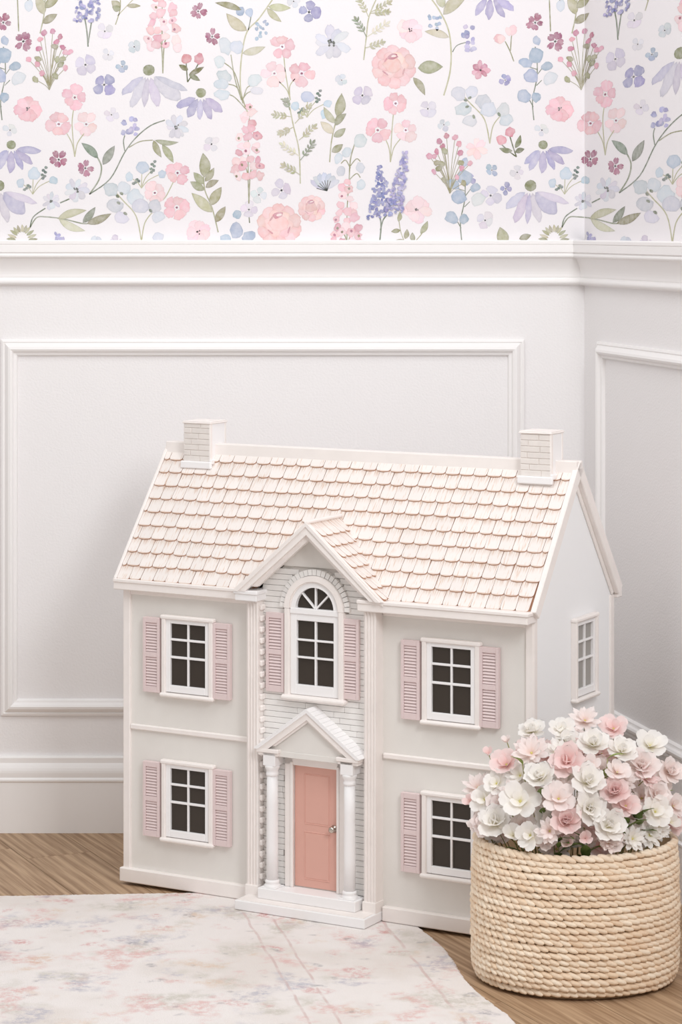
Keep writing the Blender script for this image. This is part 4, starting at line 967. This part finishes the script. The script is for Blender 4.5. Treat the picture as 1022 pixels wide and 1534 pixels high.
FL=[(0.277,-0.857,0.347,0.0184,'R','w'),(0.318,-0.884,0.355,0.0192,'O','w'),(0.354,-0.86,0.364,0.0194,'D','b'),(0.395,-0.864,0.353,0.0203,'O','p'),(0.359,-0.926,0.343,0.0209,'R','w'),(0.447,-0.872,0.329,0.0222,'O','w'),(0.214,-0.858,0.316,0.0097,'S','p'),(0.241,-0.857,0.333,0.0087,'S','b'),(0.238,-0.898,0.308,0.0211,'O','p'),(0.272,-0.919,0.329,0.0229,'D','b'),(0.4,-0.918,0.332,0.0191,'R','w'),(0.321,-0.952,0.324,0.0227,'R','p'),(0.352,-0.957,0.319,0.0151,'O','b'),(0.429,-0.918,0.31,0.0229,'R','b'),(0.474,-0.878,0.293,0.0193,'R','b'),(0.282,-0.957,0.303,0.0207,'R','w'),(0.347,-0.973,0.3,0.0225,'R','w'),(0.39,-0.955,0.309,0.017,'O','b'),(0.434,-0.929,0.296,0.0171,'D','p'),(0.223,-0.911,0.284,0.0172,'O','w'),(0.199,-0.862,0.267,0.0194,'D','b'),(0.385,-0.973,0.286,0.0206,'C','p'),(0.4,-0.977,0.267,0.0188,'O','p'),(0.253,-0.962,0.27,0.0254,'O','w'),(0.207,-0.9,0.259,0.0192,'O','w'),(0.305,-0.982,0.278,0.0225,'O','b'),(0.347,-0.99,0.267,0.0215,'R','w'),(0.219,-0.943,0.236,0.0227,'R','w'),(0.187,-0.884,0.252,0.0112,'S','p'),(0.315,-0.995,0.249,0.0205,'C','p'),(0.373,-0.995,0.243,0.0224,'R','w'),(0.238,-0.969,0.22,0.0169,'S','w'),(0.264,-0.984,0.227,0.0187,'O','w'),(0.292,-0.994,0.236,0.0168,'D','b'),(0.341,-1.002,0.227,0.013,'S','p'),(0.317,-1.002,0.22,0.0112,'S','p'),(0.375,-0.999,0.22,0.014,'D','b'),(0.412,-0.986,0.222,0.0168,'D','w'),(0.444,-0.952,0.253,0.0208,'O','w'),(0.453,-0.952,0.228,0.0142,'D','w'),(0.478,-0.884,0.246,0.0173,'O','b'),(0.477,-0.909,0.228,0.0134,'S','w'),(0.446,-0.935,0.274,0.019,'R','b')]
# more blossoms a little deeper, between the front ones
tries=0
while len(FL)<140 and tries<20000:
    tries+=1; a=rf.uniform(-PI,0) if rf.random()<.85 else rf.uniform(0,PI); e=rf.uniform(.02,1.0)*PI/2; k=rf.uniform(.70,.97)
    p=(BX+.143*k*math.cos(e)*math.cos(a),BY+.124*k*math.cos(e)*math.sin(a),.195+.155*k*math.sin(e)); r=rf.uniform(.016,.021)
    if p[1]>-.80: continue
    if all((Vector(p)-Vector(q[:3])).length>.56*(r+q[3]) for q in FL): FL.append((*p,r,rf.choice('ODDRR'),rf.choice('wwbbbbp')))
def inside(q):
    x,y,z,r,k,c=q; e=math.hypot((x-BX)/BRX,(y-BY)/BRY); m=.93 if z<.232 else (.97 if z<.25 else 9)
    if e>m: x,y=BX+(x-BX)*m/e,BY+(y-BY)*m/e
    if e>.8: z=max(z,.2045+r*1.05)
    return (x,y,z,r,k,c)
HIDDEN={53,47,54,123,87,114,50,84,61,115,89,74,45,135,120,88,106,128,103,117,130,107,68,51,58,96,92,57,132,86,43,79,104,48,122,69,118,101,112,67,97,56,139,78,91,64,76,52,55,108,66,129}     # would stand wholly behind others
FL=[inside(q)+(i,) for i,q in enumerate(FL) if i not in HIDDEN]
ORD='first second third fourth fifth sixth seventh eighth ninth tenth eleventh twelfth thirteenth fourteenth fifteenth sixteenth seventeenth eighteenth nineteenth twentieth'.split()
def vpx(q): return HOR+F_PX*(CAMH-q[2])/(q[1]+ZW)
def upx(q): return 511+F_PX*q[0]/(q[1]+ZW)
srt=sorted(FL,key=vpx); NT=9; per=math.ceil(len(srt)/NT)
tiers=['topmost','second','third','fourth','fifth','sixth','seventh','eighth','lowest']
cn={'w':'white','b':'blush','p':'pink'}; kn={'O':'open','D':'many-petalled','R':'ruffled','C':'rose-like','S':'small four-petalled'}
for t in range(NT):
    tier=sorted(srt[t*per:(t+1)*per],key=upx)
    for i,q in enumerate(tier):
        fl=flower(*q); tag(fl,f"{cn[q[5]]} {kn[q[4]]} blossom, {ORD[i]} from the left in the {tiers[t]} tier of the basket",'flower','blossoms in the woven basket')
# leafy shoots between the blossoms
def leaf_mesh():
    v=[];f=[];nu,nv=6,4
    for i in range(nu+1):
        s=i/nu; h=.2*math.sin(PI*(.04+.95*s)**.8)
        for j in range(nv+1): t=-1+2*j/nv; v.append((s,h*t,.12*s*(1-s)*2-.1*s*s+.35*abs(h*t)))
    for i in range(nu):
        for j in range(nv): b=i*(nv+1)+j; f.append((b,b+1,b+nv+2,b+nv+1))
    me=bpy.data.meshes.new('leaf'); me.from_pydata(v,[],f); me.polygons.foreach_set('use_smooth',[True]*len(f)); me.update(); return me
LF=leaf_mesh(); LF.materials.append(M_LEAF); LF2=leaf_mesh(); LF2.materials.append(M_LEAF2)
shoots=[((.300,-.997,.206),5,LF,'dark green leafy shoot at the rim below the front pink rose-like blossom'),((.345,-.998,.204),5,LF,'dark green leafy shoot at the front centre of the basket rim'),((.405,-.978,.226),6,LF,'green leafy shoot at the right of the rim beside white blossoms'),((.430,-.965,.235),6,LF,'broad green leafy shoot under the white blossoms near the right rim'),
 ((.250,-.955,.210),5,LF,'dark green leafy shoot behind the white blossoms at the left rim'),((.285,-.955,.255),4,LF,'small green leafy shoot between blossoms left of the bouquet centre'),((.205,-.885,.225),4,LF2,'pale green leafy shoot at the far left of the bouquet'),((.258,-.935,.305),3,LF2,'thin pale green shoot beside the upper left pink blossom'),((.378,-.945,.315),3,LF2,'thin pale green shoot standing in the upper right of the bouquet'),((.470,-.90,.25),4,LF2,'pale green leafy shoot at the far right of the bouquet')]
for (x,y,z),n,me,lab in shoots:
    base=Vector((BX+(x-BX)*.6,BY+(y-BY)*.6,.10)); tip=Vector((x,y,z)); e=math.hypot((x-BX)/BRX,(y-BY)/BRY); tip=Vector((BX+(x-BX)*min(1,.84/e),BY+(y-BY)*min(1,.84/e),z+.012)); sh=empty('leafy_shoot',base); tag(sh,lab,'leaves','leafy shoots in the basket')
    P('stem',MB().tube([(0,0,0),(tip-base)*.5+Vector((0,0,.01)),tip-base],[.0014,.0012,.0008],5),M_STEM,sh)
    for i in range(n):
        t=.72+.28*i/max(1,n-1); p=(tip-base)*t; a=-PI/2+rf.uniform(-1.25,1.25)
        d=Vector((math.cos(a)*.9,math.sin(a)*.6,rf.uniform(.25,.8))).normalized(); M=d.to_track_quat('X','Z').to_matrix().to_4x4(); s=rf.uniform(.028,.042)*(.8 if me is LF2 else 1)
        o=link('leaf',me,None,sh); o.matrix_local=Matrix.Translation(p)@M@Matrix.Diagonal((s,s,s,1))
